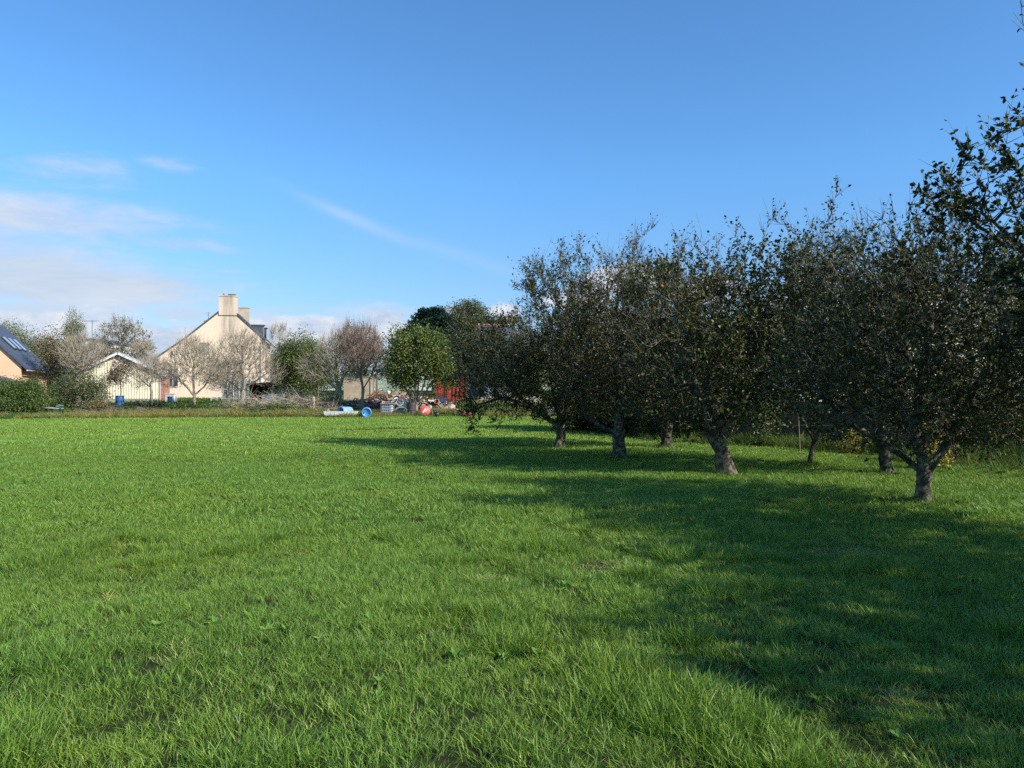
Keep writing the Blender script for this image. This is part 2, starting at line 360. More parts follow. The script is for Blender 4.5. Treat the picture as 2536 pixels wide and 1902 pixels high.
class NM:
    """numpy mesh collector: quads and triangles with a tone per vertex"""
    def __init__(s): s.v = []; s.q = []; s.t = []; s.tone = []; s.n = 0
    def add(s, v, quads=None, tris=None, mi=0, tone=None):
        v = np.asarray(v, np.float32).reshape(-1, 3)
        s.v.append(v); s.tone.append(np.zeros(len(v), np.float32) if tone is None else np.broadcast_to(np.asarray(tone, np.float32), (len(v),)))
        if quads is not None and len(quads): s.q.append((np.asarray(quads, np.int32)+s.n, mi))
        if tris is not None and len(tris): s.t.append((np.asarray(tris, np.int32)+s.n, mi))
        s.n += len(v)
    def build(s, name, mats, parent=None, loc=None, link=True, smooth=False):
        me = bpy.data.meshes.new(name)
        v = np.concatenate(s.v); q = [a for a, _ in s.q]; t = [a for a, _ in s.t]
        nq, nt_ = sum(len(a) for a in q), sum(len(a) for a in t)
        loops = np.concatenate([a.ravel() for a in q]+[a.ravel() for a in t]).astype(np.int32)
        starts = np.concatenate([np.arange(nq)*4, nq*4+np.arange(nt_)*3]).astype(np.int32)
        mi = np.concatenate([np.full(len(a), m_) for a, m_ in s.q]+[np.full(len(a), m_) for a, m_ in s.t]).astype(np.int32)
        me.vertices.add(len(v)); me.vertices.foreach_set('co', v.ravel())
        me.loops.add(len(loops)); me.loops.foreach_set('vertex_index', loops)
        me.polygons.add(nq+nt_); me.polygons.foreach_set('loop_start', starts)
        for m_ in mats: me.materials.append(m_)
        me.polygons.foreach_set('material_index', mi)
        if smooth: me.polygons.foreach_set('use_smooth', np.ones(nq+nt_, bool))
        a = me.attributes.new('tone', 'FLOAT', 'POINT'); a.data.foreach_set('value', np.concatenate(s.tone))
        me.update(calc_edges=True)
        o = bpy.data.objects.new(name, me)
        if link: C.objects.link(o)
        if parent: o.parent = parent
        if loc is not None: o.location = loc
        return o

def unit(a): return a/np.maximum(np.linalg.norm(a, axis=-1, keepdims=True), 1e-9)
def add_leaves(nm, Pp, D, N, L, W, mi, tone, fold=.25, droop=.15):
    """folded six-point leaves: base, two left, tip, two right"""
    D = unit(D); S = unit(np.cross(D, N)); N = np.cross(S, D); L = np.asarray(L)[:, None]; W = np.asarray(W)[:, None]
    k = len(Pp); v = np.empty((k, 6, 3))
    v[:, 0] = Pp; v[:, 3] = Pp+D*L-N*L*droop
    v[:, 1] = Pp+D*L*.3+S*W*.5+N*W*fold; v[:, 2] = Pp+D*L*.7+S*W*.42+N*W*fold*.6-N*L*droop*.5
    v[:, 5] = Pp+D*L*.3-S*W*.5+N*W*fold; v[:, 4] = Pp+D*L*.7-S*W*.42+N*W*fold*.6-N*L*droop*.5
    b = (np.arange(k)*6)[:, None]
    q = np.concatenate([b+np.array([[0, 1, 2, 3]]), b+np.array([[0, 3, 4, 5]])])
    nm.add(v, quads=q, mi=mi, tone=np.repeat(tone, 6))
def add_twigs(nm, B, D, L, r, mi, bend, tone=0.5):
    """three-sided tapering twigs of two segments; returns a function giving points along them"""
    k = len(B); D = unit(D); L = np.asarray(L)[:, None]
    U = unit(np.cross(D, np.array([.3, .5, .81]))); V = np.cross(D, U)
    def at(t): t = np.asarray(t)[:, None]; return B+D*L*t+bend*L*t*t
    v = np.empty((k, 3, 3, 3))
    for i, (t, rr) in enumerate(((0, 1.0), (.5, .7), (1.0, .3))):
        c = at(np.full(k, t))
        for j in range(3):
            a = 2.0944*j; v[:, i, j] = c+(U*math.cos(a)+V*math.sin(a))*(np.asarray(r)*rr).reshape(-1, 1)
    b = (np.arange(k)*9)[:, None]; q = []
    for i in range(2):
        for j in range(3):
            q.append(b+np.array([[i*3+j, i*3+(j+1) % 3, (i+1)*3+(j+1) % 3, (i+1)*3+j]]))
    nm.add(v, quads=np.concatenate(q), mi=mi, tone=tone)
    return at

def in_blobs(rg, blobs, n):
    """random points in a union of ellipsoids (cx,cy,cz,rx,ry,rz)"""
    bl = np.array(blobs, float); wgt = bl[:, 3]*bl[:, 4]*bl[:, 5]; wgt /= wgt.sum()
    idx = rg.choice(len(bl), n, p=wgt); d = unit(rg.normal(size=(n, 3))); r = rg.random(n)**(1/2.4)
    return bl[idx, :3]+d*r[:, None]*bl[idx, 3:], d

def grow(rg, seeds, par, att, step=.17, infl=1.6, kill=.24, iters=140, wander=.3, grav=0.0):
    nodes = [np.array(s, float) for s in seeds]; par = list(par)
    N = np.array(nodes); dmin = np.full(len(att), 1e9); near = np.zeros(len(att), int)
    def upd(st):
        nonlocal dmin, near
        new = N[st:]; dd = np.linalg.norm(att[:, None]-new[None], axis=2); j = dd.argmin(1); m_ = dd[np.arange(len(att)), j]
        b = m_ < dmin; dmin = np.where(b, m_, dmin); near = np.where(b, j+st, near)
    upd(0)
    for it in range(iters):
        act = dmin < (infl if it > 6 else 1e9)
        if not act.any(): break
        acc = np.zeros_like(N); np.add.at(acc, near[act], unit(att[act]-N[near[act]]))
        ids = np.unique(near[act])
        d = unit(acc[ids]+rg.normal(size=(len(ids), 3))*wander*np.linalg.norm(acc[ids], axis=1, keepdims=True)*.6+np.array([0, 0, grav]))
        new = N[ids]+d*step; st = len(N)
        N = np.concatenate([N, new]); par += list(ids); upd(st)
        keep = dmin > kill
        att = att[keep]; dmin = dmin[keep]; near = near[keep]
        if not len(att) or len(N) > 6000: break
    return N, np.array(par)

def skeleton_mesh(nm, N, par, rad, mi, sides, rmin):
    """tubes along the branch graph, one ring per node, parallel-transported"""
    k = len(N); ch = [[] for _ in range(k)]
    for i in range(1, k):
        if par[i] >= 0: ch[par[i]].append(i)
    main = np.full(k, -1)
    for i in range(k):
        if ch[i]: main[i] = max(ch[i], key=lambda c: rad[c])
    U = [None]*k; Dv = [None]*k
    verts = []; quads = []; ang = [2*math.pi*j/sides for j in range(sides)]
    ca = np.cos(ang)[:, None]; sa = np.sin(ang)[:, None]; ring = {}
    def mk(p, d, u, r):
        v_ = np.cross(d, u); verts.append(p+(u*ca+v_*sa)*r); return len(verts)-1
    for i in range(k):
        p = par[i]
        if p < 0:
            d = np.array([0, 0, 1.]); 
            if main[i] >= 0: d = unit(N[main[i]]-N[i])
            u = unit(np.cross(d, np.array([0.1, 1, 0.05]))); U[i], Dv[i] = u, d; ring[i] = mk(N[i], d, u, rad[i]); continue
        seg = unit(N[i]-N[p]); d = seg
        if main[i] >= 0: d = unit(seg+unit(N[main[i]]-N[i]))
        u = U[p]-d*np.dot(U[p], d); u = unit(u) if np.linalg.norm(u) > .05 else unit(np.cross(d, np.array([.2, 1, .3])))
        U[i], Dv[i] = u, d
        if rad[i] < rmin: continue
        ring[i] = mk(N[i], d, u, rad[i])
        if main[p] == i and p in ring: a = ring[p]
        else:
            us = U[p]-seg*np.dot(U[p], seg); us = unit(us) if np.linalg.norm(us) > .05 else u
            a = mk(N[p], seg, us, min(rad[i]*1.25, rad[p]))
        b = ring[i]
        for j in range(sides):
            quads.append((a*sides+j, a*sides+(j+1) % sides, b*sides+(j+1) % sides, b*sides+j))
    nm.add(np.concatenate(verts), quads=quads, mi=mi, tone=.5)

def radii(par, r0, tip, k):
    n = np.ones(k); 
    leaf = np.ones(k, bool); leaf[par[par >= 0]] = False
    cnt = leaf.astype(float)
    for i in range(k-1, 0, -1):
        if par[i] >= 0: cnt[par[i]] += cnt[i]
    p = math.log(max(cnt[0], 3))/math.log(r0/tip); return tip*np.maximum(cnt, 1)**(1/p), cnt

def tree(name, label, cat, xy, limbs, blobs, r0, seed, leafm=None, barkm=None, twigm=None, natt=1500, step=.17, kill=.24,
         twigs=4.0, leaves=9, leaf=(.055, .032), twiglen=(.14, .4), shoots=60, group=None, zoff=0, sprays=0, tip=.006, tmin=.012, twig_r=.0045,
         wander=.3, apples=0, updir=.35, tonepow=1.0, shootlen=(.35, .9), leafprob=1.0, flare=1.0, sides=7):
    """limbs: list of polylines of local points; the first starts at the ground; later ones start on an earlier point"""
    rg = np.random.default_rng(seed); x, y = xy; z = H(x, y)+zoff
    root = empty(name, (x, y, z), label=label, cat=cat, group=group)
    seeds, par = [], []
    for pl in limbs:
        pl = [np.array(q, float) for q in pl]
        if not seeds: prev = -1; st = 0
        else:
            dd = [np.linalg.norm(s-pl[0]) for s in seeds]; prev = int(np.argmin(dd)); st = 1; pl[0] = seeds[prev]
        if st == 0: seeds.append(pl[0]); par.append(-1); prev = 0
        for a, b in zip(pl[:-1], pl[1:]):
            n_ = max(1, int(np.linalg.norm(b-a)/step))
            for q in range(1, n_+1):
                jit = rg.normal(size=3)*step*.07
                seeds.append(a+(b-a)*q/n_+jit); par.append(prev); prev = len(seeds)-1
    att, _ = in_blobs(rg, blobs, natt); att = att[att[:, 2] > .25]
    N, par = grow(rg, seeds, par, att, step=step, kill=kill, wander=wander)
    if sprays:
        up_ = np.where(N[:, 2] > np.quantile(N[:, 2], .72))[0]; cen0 = N.mean(0); NL = [N]; PL = list(par); k0 = len(N)
        for q in rg.choice(up_, sprays):
            p_ = N[q]; d_ = unit(unit(p_-cen0)*.8+rg.normal(size=3)*.55+np.array([0, 0, .45])); pr_ = q; cv = rg.normal(size=3)*.16
            for _ in range(int(rg.integers(3, 8))):
                p_ = p_+d_*step; d_ = unit(d_+cv+rg.normal(size=3)*.18); NL.append(p_[None]); PL.append(pr_); pr_ = k0; k0 += 1
        N = np.concatenate(NL); par = np.array(PL)
    rad, cnt = radii(par, r0, tip, len(N))
    rad = rad*(.88+flare*.5*np.exp(-N[:, 2]/.10)); rad = rad*(1+.12*rg.normal(size=len(N)).clip(-1, 1)*(rad > .03))
    tm = NM(); skeleton_mesh(tm, N, par, rad, 0, sides, tmin); tk = tm.build('trunk', [barkm or M['bark']], root, smooth=True)
    cm_ = NM()
    thin = np.where(rad < tmin*1.3)[0]; twm = twigm or M['twig']
    # the thin branches belong to the crown
    seg = [i for i in thin if par[i] >= 0 and rad[i] < tmin]
    A = N[par[seg]]; Bv = N[seg]; Lq = np.linalg.norm(Bv-A, axis=1)
    add_twigs(cm_, A, Bv-A, Lq, np.maximum(rad[seg], twig_r), 0, np.zeros(3))
    nt_ = int(len(thin)*twigs); src = rg.choice(thin, nt_)
    pd = unit(N[src]-N[np.maximum(par[src], 0)])
    cen = N[thin].mean(0); outw = unit(N[src]-cen*np.array([1, 1, .7]))
    D = unit(pd*.5+outw*.5+rg.normal(size=(nt_, 3))*.55+np.array([0, 0, updir]))
    L = rg.uniform(*twiglen, nt_); bend = rg.normal(size=(nt_, 3))*.12+np.array([0, 0, .1])
    B = N[src]
    if shoots:
        w_ = np.clip(N[thin][:, 2]-np.quantile(N[thin][:, 2], .6), 0, None)+.05; w_ /= w_.sum()
        s2 = rg.choice(thin, shoots, p=w_)
        B = np.concatenate([B, N[s2]]); D = np.concatenate([D, unit(np.array([0, 0, 1.])+rg.normal(size=(shoots, 3))*.28)])
        L = np.concatenate([L, rg.uniform(*shootlen, shoots)]); bend = np.concatenate([bend, rg.normal(size=(shoots, 3))*.06])
    at = add_twigs(cm_, B, D, L, np.full(len(B), twig_r), 0, bend)
    ztop = N[:, 2].max()
    cq = B*6.0+seed; clump = np.sin(cq[:, 0]*1.3+np.sin(cq[:, 2]*1.7))*np.sin(cq[:, 1]*1.1+cq[:, 2])+np.sin(cq[:, 2]*1.9+cq[:, 0]*.7)*.7
    c2_ = B*2.4+seed*1.7; big_ = np.sin(c2_[:, 0]+1.3*np.sin(c2_[:, 2]*.9))+np.sin(c2_[:, 2]*1.3+c2_[:, 1])
    clump = np.clip(.62+clump*.5+big_*.3, .03, 1)
    if leaves:
        for kf in range(leaves):
            t = np.clip(np.array([.3, .55, .8, 1.0])[rg.integers(0, 4, len(B))]+rg.normal(size=len(B))*.025, .1, 1.02)
            m_ = rg.random(len(B)) < leafprob*clump*np.clip(1.1-.85*(B[:, 2]-ztop*.55)/(ztop*.45), .3, 1)
            Pp = at(t)[m_]; n_ = len(Pp); rr = rg.normal(size=(n_, 3))
            dl = unit(unit(D[m_])*.5+rr*.7+np.array([0, 0, .15])); nn = unit(rg.normal(size=(n_, 3))*.6+np.array([0, 0, .8]))
            sz = rg.uniform(.7, 1.25, n_)
            add_leaves(cm_, Pp, dl, nn, leaf[0]*sz, leaf[1]*sz*rg.uniform(.8, 1.2, n_), 1, rg.random(n_)**tonepow)
    cr = cm_.build('crown', [twm, leafm or M['leaf_orchard']], root)
    if apples:
        ids = rg.choice(thin, apples)
        for i in ids:
            r_ = .032; c = N[i]+np.array([0, 0, -.07]); b = MB()
            b.lathe([(0, -r_*.8), (r_*.6, -r_*.85), (r_, -.1*r_), (r_*.85, r_*.6), (r_*.3, r_*.8), (0, r_*.62)], Matrix.Translation(c), 10)
            b.cyl(c+np.array([0, 0, r_*.6]), c+np.array([0, 0, .07]), .0025, n=4)
            b.build('apple', M['apple_r'] if rg.random() < .4 else M['apple_y'], root)
    return root

def bush(name, label, cat, xy, blobs, ncl, per, leaf, seed, leafm, group=None, clr=.28, zoff=0, trunk=None, barkm=None, tonepow=1.0,
         stray=.01, lenw=.55, up=.2, root=None, flatten=1.0, shell=2.6):
    """dense crown made of leaf clumps through the volume; trunk: list of (polyline, r0, r1) local"""
    rg = np.random.default_rng(seed); x, y = xy
    root = root or empty(name, (x, y, H(x, y)+zoff), label=label, cat=cat, group=group)
    bl = np.array(blobs, float); wgt = (bl[:, 3]*bl[:, 4]*bl[:, 5])**.8; wgt /= wgt.sum()
    idx = rg.choice(len(bl), ncl, p=wgt); d = unit(rg.normal(size=(ncl, 3))); r = rg.random(ncl)**(1/shell)
    r = r*(1+.17*np.sin(d[:, 0]*5+seed)+.15*np.sin(d[:, 2]*7+seed*2)+.1*np.sin(d[:, 1]*9+d[:, 0]*6))
    cc = bl[idx, :3]+d*r[:, None]*bl[idx, 3:]; cc = cc[cc[:, 2] > .05]; ncl = len(cc); d = d[:ncl]
    tone_c = rg.random(ncl)
    n = ncl*per; ci = np.repeat(np.arange(ncl), per); off = rg.normal(size=(n, 3)).clip(-1.7, 1.7)*clr*.5*np.array([1, 1, flatten])
    sp = rg.random(n) < stray; off[sp] *= 2.2
    Pp = cc[ci]+off; Pp[:, 2] = np.maximum(Pp[:, 2], .02)
    dl = unit(unit(off)*.8+rg.normal(size=(n, 3))*.6+np.array([0, 0, up])); nn = unit(rg.normal(size=(n, 3))+np.array([0, 0, .8]))
    sz = rg.uniform(.6, 1.3, n)*leaf; cm_ = NM()
    add_leaves(cm_, Pp, dl, nn, sz, sz*lenw, 0, np.clip(tone_c[ci]*.45+rg.random(n)**tonepow*.6, 0, 1))
    tw = rg.choice(ncl, min(ncl, 260))
    base = np.array([0, 0, bl[:, 2].mean()*.6])
    add_twigs(cm_, cc[tw]-(cc[tw]-base)*.35, (cc[tw]-base), np.linalg.norm(cc[tw]-base, axis=1)*.42, np.full(len(tw), .012), 1, np.zeros(3))
    cm_.build('crown', [leafm, barkm or M['twig']], root)
    if trunk:
        b = MB()
        for pl, ra, rb in trunk:
            k = len(pl)-1
            for i in range(k): b.cyl(pl[i], pl[i+1], ra+(rb-ra)*i/k, ra+(rb-ra)*(i+1)/k, 8, cap=False)
        b.build('trunk', barkm or M['bark'], root)
    return root

# ------------------------------------------------------------------ ground
def edge_y(x):       # far edge of the mown field
    return np.interp(x, [-40, -26, -12, 0, 20], [41, 44.5, 48, 48.5, 49])
XMAX_Y = [-8, 10, 16.5, 19, 20.5, 24, 30, 38, 46, 60]; XMAX_X = [20, 15, 11.6, 10.9, 10.2, 6.6, 4.6, 6, 9, 14]
def x_max(y): return np.interp(y, XMAX_Y, XMAX_X)

def sheet(name, xs, ys, m, kind='structure', zf=None, label=None, cat=None):
    Xg, Yg = np.meshgrid(xs, ys); Zg = (zf or Hn)(Xg, Yg)
    nm = NM(); nx, ny = len(xs), len(ys)
    i = np.arange(nx-1)[None]+np.arange(ny-1)[:, None]*nx; i = i.ravel()
    nm.add(np.stack([Xg.ravel(), Yg.ravel(), Zg.ravel()], 1), quads=np.stack([i, i+1, i+nx+1, i+nx], 1))
    o = nm.build(name, [m], smooth=True); return tag(o, label=label, cat=cat, kind=kind)
xs = np.concatenate([[-900, -400, -200, -120, -80, -60, -50], np.arange(-44, -16, .7), np.arange(-16, 18, .12), np.arange(18, 44, .7), [50, 60, 80, 120, 200, 400, 900]])
ys = np.concatenate([[-900, -300, -100, -40, -20], np.arange(-8, 26, .12), np.arange(26, 70, .5), [72, 76, 82, 90, 100, 120, 160, 240, 400, 900, 1800]])
sheet('ground', xs, ys, M['soil'], label='grassy field ground rising gently to the gardens', cat='ground')
sheet('path', np.linspace(2.4, 14, 30), np.linspace(50.5, 57, 16), M['asphalt'], zf=lambda a, b: Hn(a, b)+.012, label='grey asphalt path beyond the orchard', cat='path')

# ------------------------------------------------------------------ grass: tufts instanced on one point cloud
def tuft(name, rg, nb, rad, ln, wd, m, tone=(0, 1), lean=.35, straw=.006, coll=None, up=1.0):
    nm = NM(); a = rg.random(nb)*6.283; r = np.sqrt(rg.random(nb))*rad
    B = np.stack([r*np.cos(a), r*np.sin(a), np.full(nb, -.01)], 1)
    L = rg.uniform(*ln, nb); W = rg.uniform(.7, 1.3, nb)*wd
    la = a+rg.normal(size=nb)*1.0; lm = np.abs(rg.normal(size=nb))*lean
    D = unit(np.stack([np.cos(la)*lm, np.sin(la)*lm, np.ones(nb)*up], 1)); sa_ = rg.random(nb)*6.283
    S = np.stack([np.cos(sa_), np.sin(sa_), np.zeros(nb)], 1)
    bend = np.stack([np.cos(la), np.sin(la), -.35*np.ones(nb)], 1)*(rg.random(nb)*.6)[:, None]
    v = np.empty((nb, 7, 3))
    for i, (t, k) in enumerate(((0, .8), (.4, 1), (.75, .7))):
        c = B+D*L[:, None]*t+bend*L[:, None]*t*t
        v[:, i*2] = c-S*(W*k/2)[:, None]; v[:, i*2+1] = c+S*(W*k/2)[:, None]
    v[:, 6] = B+D*L[:, None]+bend*L[:, None]
    b = (np.arange(nb)*7)[:, None]
    tn = rg.uniform(tone[0], tone[1], nb)*.88; tn[rg.random(nb) < straw] = 1.0
    nm.add(v, quads=np.concatenate([b+np.array([[0, 1, 3, 2]]), b+np.array([[2, 3, 5, 4]])]), tris=b+np.array([[4, 5, 6]]), tone=np.repeat(tn, 7))
    o = nm.build(name, [m], link=False); coll.objects.link(o); return o
def rosette(name, rg, nl, ln, wd, m, coll, flat=.5):
    nm = NM(); a = np.arange(nl)*2.4+rg.random(nl)*.5
    D = np.stack([np.cos(a), np.sin(a), rg.uniform(.3, 1.1, nl)*flat*1.5], 1); L = rg.uniform(*ln, nl)
    add_leaves(nm, np.zeros((nl, 3))+rg.normal(size=(nl, 3))*.006, D, np.tile([0, 0, 1.], (nl, 1)), L, L*wd, 0, rg.random(nl)*.7+.1, fold=.2, droop=.25)
    o = nm.build(name, [m], link=False); coll.objects.link(o); return o
def scatter(name, coll, pts, idx, scl, rg, **kw):
    """one object: instances of the collection's meshes on points"""
    k = len(pts); me = bpy.data.meshes.new(name); me.vertices.add(k); me.vertices.foreach_set('co', np.asarray(pts, np.float32).ravel())
    rot = np.zeros((k, 3), np.float32); rot[:, 2] = rg.random(k)*6.283; rot[:, :2] = rg.normal(size=(k, 2))*.06
    a = me.attributes.new('rot', 'FLOAT_VECTOR', 'POINT'); a.data.foreach_set('vector', rot.ravel())
    s = np.stack([scl[0], scl[0], scl[1]], 1).astype(np.float32)
    a = me.attributes.new('scl', 'FLOAT_VECTOR', 'POINT'); a.data.foreach_set('vector', s.ravel())
    a = me.attributes.new('idx', 'INT', 'POINT'); a.data.foreach_set('value', np.asarray(idx, np.int32))
    o = bpy.data.objects.new(name, me); C.objects.link(o)
    g = bpy.data.node_groups.new(name, 'GeometryNodeTree'); g.interface.new_socket('Geometry', in_out='INPUT', socket_type='NodeSocketGeometry')
    g.interface.new_socket('Geometry', in_out='OUTPUT', socket_type='NodeSocketGeometry')
    n = g.nodes; gi = n.new('NodeGroupInput'); go = n.new('NodeGroupOutput'); ip = n.new('GeometryNodeInstanceOnPoints'); ci = n.new('GeometryNodeCollectionInfo')
    ci.inputs['Collection'].default_value = coll; ci.inputs['Separate Children'].default_value = True; ci.inputs['Reset Children'].default_value = True
    def na(nm_, ty):
        q = n.new('GeometryNodeInputNamedAttribute'); q.data_type = ty; q.inputs[0].default_value = nm_; return q.outputs[0]
    g.links.new(gi.outputs[0], ip.inputs['Points']); g.links.new(ci.outputs[0], ip.inputs['Instance'])
    ip.inputs['Pick Instance'].default_value = True
    g.links.new(na('idx', 'INT'), ip.inputs['Instance Index']); g.links.new(na('rot', 'FLOAT_VECTOR'), ip.inputs['Rotation'])
    g.links.new(na('scl', 'FLOAT_VECTOR'), ip.inputs['Scale']); g.links.new(ip.outputs[0], go.inputs[0])
    md = o.modifiers.new('scatter', 'NODES'); md.node_group = g
    return tag(o, kind='stuff', **kw)

rg = np.random.default_rng(11)
gc = bpy.data.collections.new('tufts')
for i in range(6): tuft('a%d' % i, rg, 36, .075, (.04, .095), .003, M['grass'], coll=gc, tone=(.05+.05*i, .7+.06*i), lean=.5)
for i in range(3): tuft('b%d' % i, rg, 34, .08, (.09, .17), .004, M['grass'], coll=gc, tone=(.1, .75), lean=.45)      # 6-8 long tufts
for i in range(4): tuft('c%d' % i, rg, 34, .15, (.045, .11), .0062, M['grass'], coll=gc, tone=(.08+.07*i, .8+.07*i), lean=.5)   # 9-12 middle distance
for i in range(4): tuft('d%d' % i, rg, 36, .32, (.05, .11), .014, M['grass'], coll=gc, tone=(.25+.06*i, .88+.03*i), lean=.5)  # 13-16 far, yellower, with grazing sunlight added into the tone
for i in range(3): rosette('e%d' % i, rg, 11, (.03, .07), .45, M['clover'], gc, flat=.8)                                         # 17-19 broad-leaved weeds
for i in range(2): tuft('f%d' % i, rg, 26, .07, (.04, .09), .004, M['grass'], coll=gc, tone=(.8, 1.1), lean=.9, straw=.5)   # 20-21 dry tufts
def area(rg, y0, y1, dens, kx=.80, mx=2.0):
    W = kx*y1+mx; n = int((y1-y0)*2*W*dens); x = rg.uniform(-W, W, n); y = rg.uniform(y0, y1, n)
    m_ = (np.abs(x) < kx*y+mx) & (y < edge_y(x)+.6*vnoise(x, y, 1.5, 8)) & (x < x_max(y)+.4)
    return x[m_], y[m_]
px_, py_, ix_, sx_, sz_ = [], [], [], [], []
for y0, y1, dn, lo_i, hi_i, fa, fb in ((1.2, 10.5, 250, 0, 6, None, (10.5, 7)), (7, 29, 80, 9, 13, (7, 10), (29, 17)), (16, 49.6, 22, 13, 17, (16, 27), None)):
    x, y = area(rg, y0, y1, dn); k_ = np.ones(len(x))
    if fa: k_ *= sstep(fa[0], fa[1], y)
    if fb: k_ *= 1-sstep(fb[1], fb[0], y)
    k_ = rg.random(len(x)) < k_; x, y = x[k_], y[k_]; n = len(x)
    big = vnoise(x, y, .9, 21)*.4+vnoise(x, y, .28, 22)*.75+vnoise(x, y, 2.8, 23)*.2-.1
    s = .5+.68*big; s *= 1-.22*np.clip(rut(x, y), 0, 1)
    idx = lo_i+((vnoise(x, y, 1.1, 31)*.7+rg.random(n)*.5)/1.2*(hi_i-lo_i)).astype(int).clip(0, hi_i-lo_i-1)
    if lo_i == 0:
        lush = (vnoise(x, y, .55, 41) > .74) & (rg.random(n) < .8); idx[lush] = rg.integers(6, 9, lush.sum())
        dryp = (vnoise(x, y, .5, 47) > .93) & (rg.random(n) < .5); idx[dryp] = rg.integers(20, 22, dryp.sum())
    px_.append(x); py_.append(y); ix_.append(idx); sx_.append(s*.5+.6); sz_.append(s)
x, y = area(rg, 1.2, 16, 6.0); n = len(x); keep = vnoise(x, y, 1.3, 77) > .45; x, y = x[keep], y[keep]; n = len(x)
px_.append(x); py_.append(y); ix_.append(rg.integers(17, 20, n)); s = rg.uniform(.6, 1.25, n); sx_.append(s); sz_.append(s*1.3)
# bare dry patches near the far end of the field
x, y = np.concatenate(px_), np.concatenate(py_); idx = np.concatenate(ix_); sx, sz = np.concatenate(sx_), np.concatenate(sz_)
for (qx, qy, rr) in ((-7.0, 31.5, 1.0), (-5.4, 32.5, .9), (.9, 6.9, .25), (3.3, 7.6, .3), (-6.0, 32, .6)):
    m_ = np.hypot((x-qx)/1.6, y-qy) < rr; sz[m_] *= .45; idx[m_] = np.where(rg.random(m_.sum()) < .6, 21, idx[m_])
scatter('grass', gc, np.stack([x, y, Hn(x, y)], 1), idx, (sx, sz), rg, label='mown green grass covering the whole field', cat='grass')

# rough dry grass along the far edge of the field
dc = bpy.data.collections.new('dry_tufts')
for i in range(4): tuft('a%d' % i, rg, 30, .22, (.25, .6), .022, M['dry'], coll=dc, tone=(.1+.1*i, .9), lean=.35, straw=.12)
for i in range(3): tuft('b%d' % i, rg, 40, .3, (.12, .3), .03, M['weed'], coll=dc, tone=(.1, .9), lean=.8, straw=.05)
def strip(n, fx, depth, seed):
    rg_ = np.random.default_rng(seed); x = rg_.uniform(*fx, n); y = edge_y(x)+rg_.uniform(-.3, depth, n); return x, y, rg_
x, y, rg_ = strip(9500, (-36, 14), 5.5, 5)
m_ = (x < x_max(y)+3) & ~((x > 2.0) & (y > 50.2)) & ((vnoise(x, y, 1.6, 3) > .3) | (rg_.random(len(x)) < .4)); x, y = x[m_], y[m_]
idx = np.where((vnoise(x, y, 2.3, 9)+.25*rg_.random(len(x)) > .62) & (y < edge_y(x)+3.8), rg_.integers(0, 4, len(x)), rg_.integers(4, 7, len(x)))
s = rg_.uniform(.5, 1.1, len(x))*(.6+.5*vnoise(x, y, 2.0, 14)); s = s*np.where(x > -13, .75, 1)
scatter('dry_grass', dc, np.stack([x, y, Hn(x, y)], 1), idx, (s, s), rg_, label='long yellowing grass along the far edge of the field', cat='grass')
# garden weeds and lawn behind
wc = bpy.data.collections.new('weed_tufts')
for i in range(4): tuft('a%d' % i, rg, 40, .45, (.1, .3), .045, M['weed'], coll=wc, tone=(.1+.1*i, .9), lean=.8, straw=.03)
rg_ = np.random.default_rng(6); n = 9000; x = rg_.uniform(-48, 26, n); y = rg_.uniform(50, 84, n)
m_ = ~((x > 2.0) & (x < 14.4) & (y > 50.2) & (y < 57.3)); x, y = x[m_], y[m_]; s = rg_.uniform(.6, 1.3, len(x))
scatter('undergrowth', wc, np.stack([x, y, Hn(x, y)], 1), rg_.integers(0, 4, len(x)), (s, s), rg_, label='low green weeds covering the garden ground behind the field', cat='weeds')
# tall weeds at the foot of the wall and hedge on the right
tcn = bpy.data.collections.new('tall_weeds')
for i in range(3): tuft('a%d' % i, rg, 26, .1, (.16, .42), .008, M['weed'], coll=tcn, tone=(.3, 1.1), lean=.5, straw=.05)
for i in range(3): rosette('b%d' % i, rg, 14, (.06, .2), .4, M['weed'], tcn, flat=1.3)
rg_ = np.random.default_rng(9); n = 9000; y = rg_.uniform(7, 30, n); xm = x_max(y)
x = xm+.8-np.abs(rg_.normal(size=n))*np.interp(y, [7, 14, 18, 30], [3.2, 1.7, 1.1, .9]); m_ = vnoise(x, y, .8, 4) > .3; x, y = x[m_], y[m_]
s = rg_.uniform(.65, 1.4, len(x))*np.clip(1.1-(x_max(y)-x)*.2, .4, 1.1)
for tx, ty, tr0 in ((1.34, 21.9, .2), (2.59, 18.6, .2), (4.37, 21.9, .2), (4.25, 15.3, .22), (6.6, 17.2, .1), (7.35, 15.2, .15), (5.83, 11.0, .16)):
    a = rg_.random(46)*6.283; q_ = tr0+rg_.random(46)**1.5*.42; x = np.concatenate([x, tx+np.cos(a)*q_]); y = np.concatenate([y, ty+np.sin(a)*q_]); s = np.concatenate([s, rg_.uniform(.3, .62, 46)])
scatter('tall_weeds', tcn, np.stack([x, y, Hn(x, y)], 1), rg_.integers(0, 6, len(x)), (s, s), rg_, label='tall weeds at the foot of the block wall and hedge', cat='weeds')

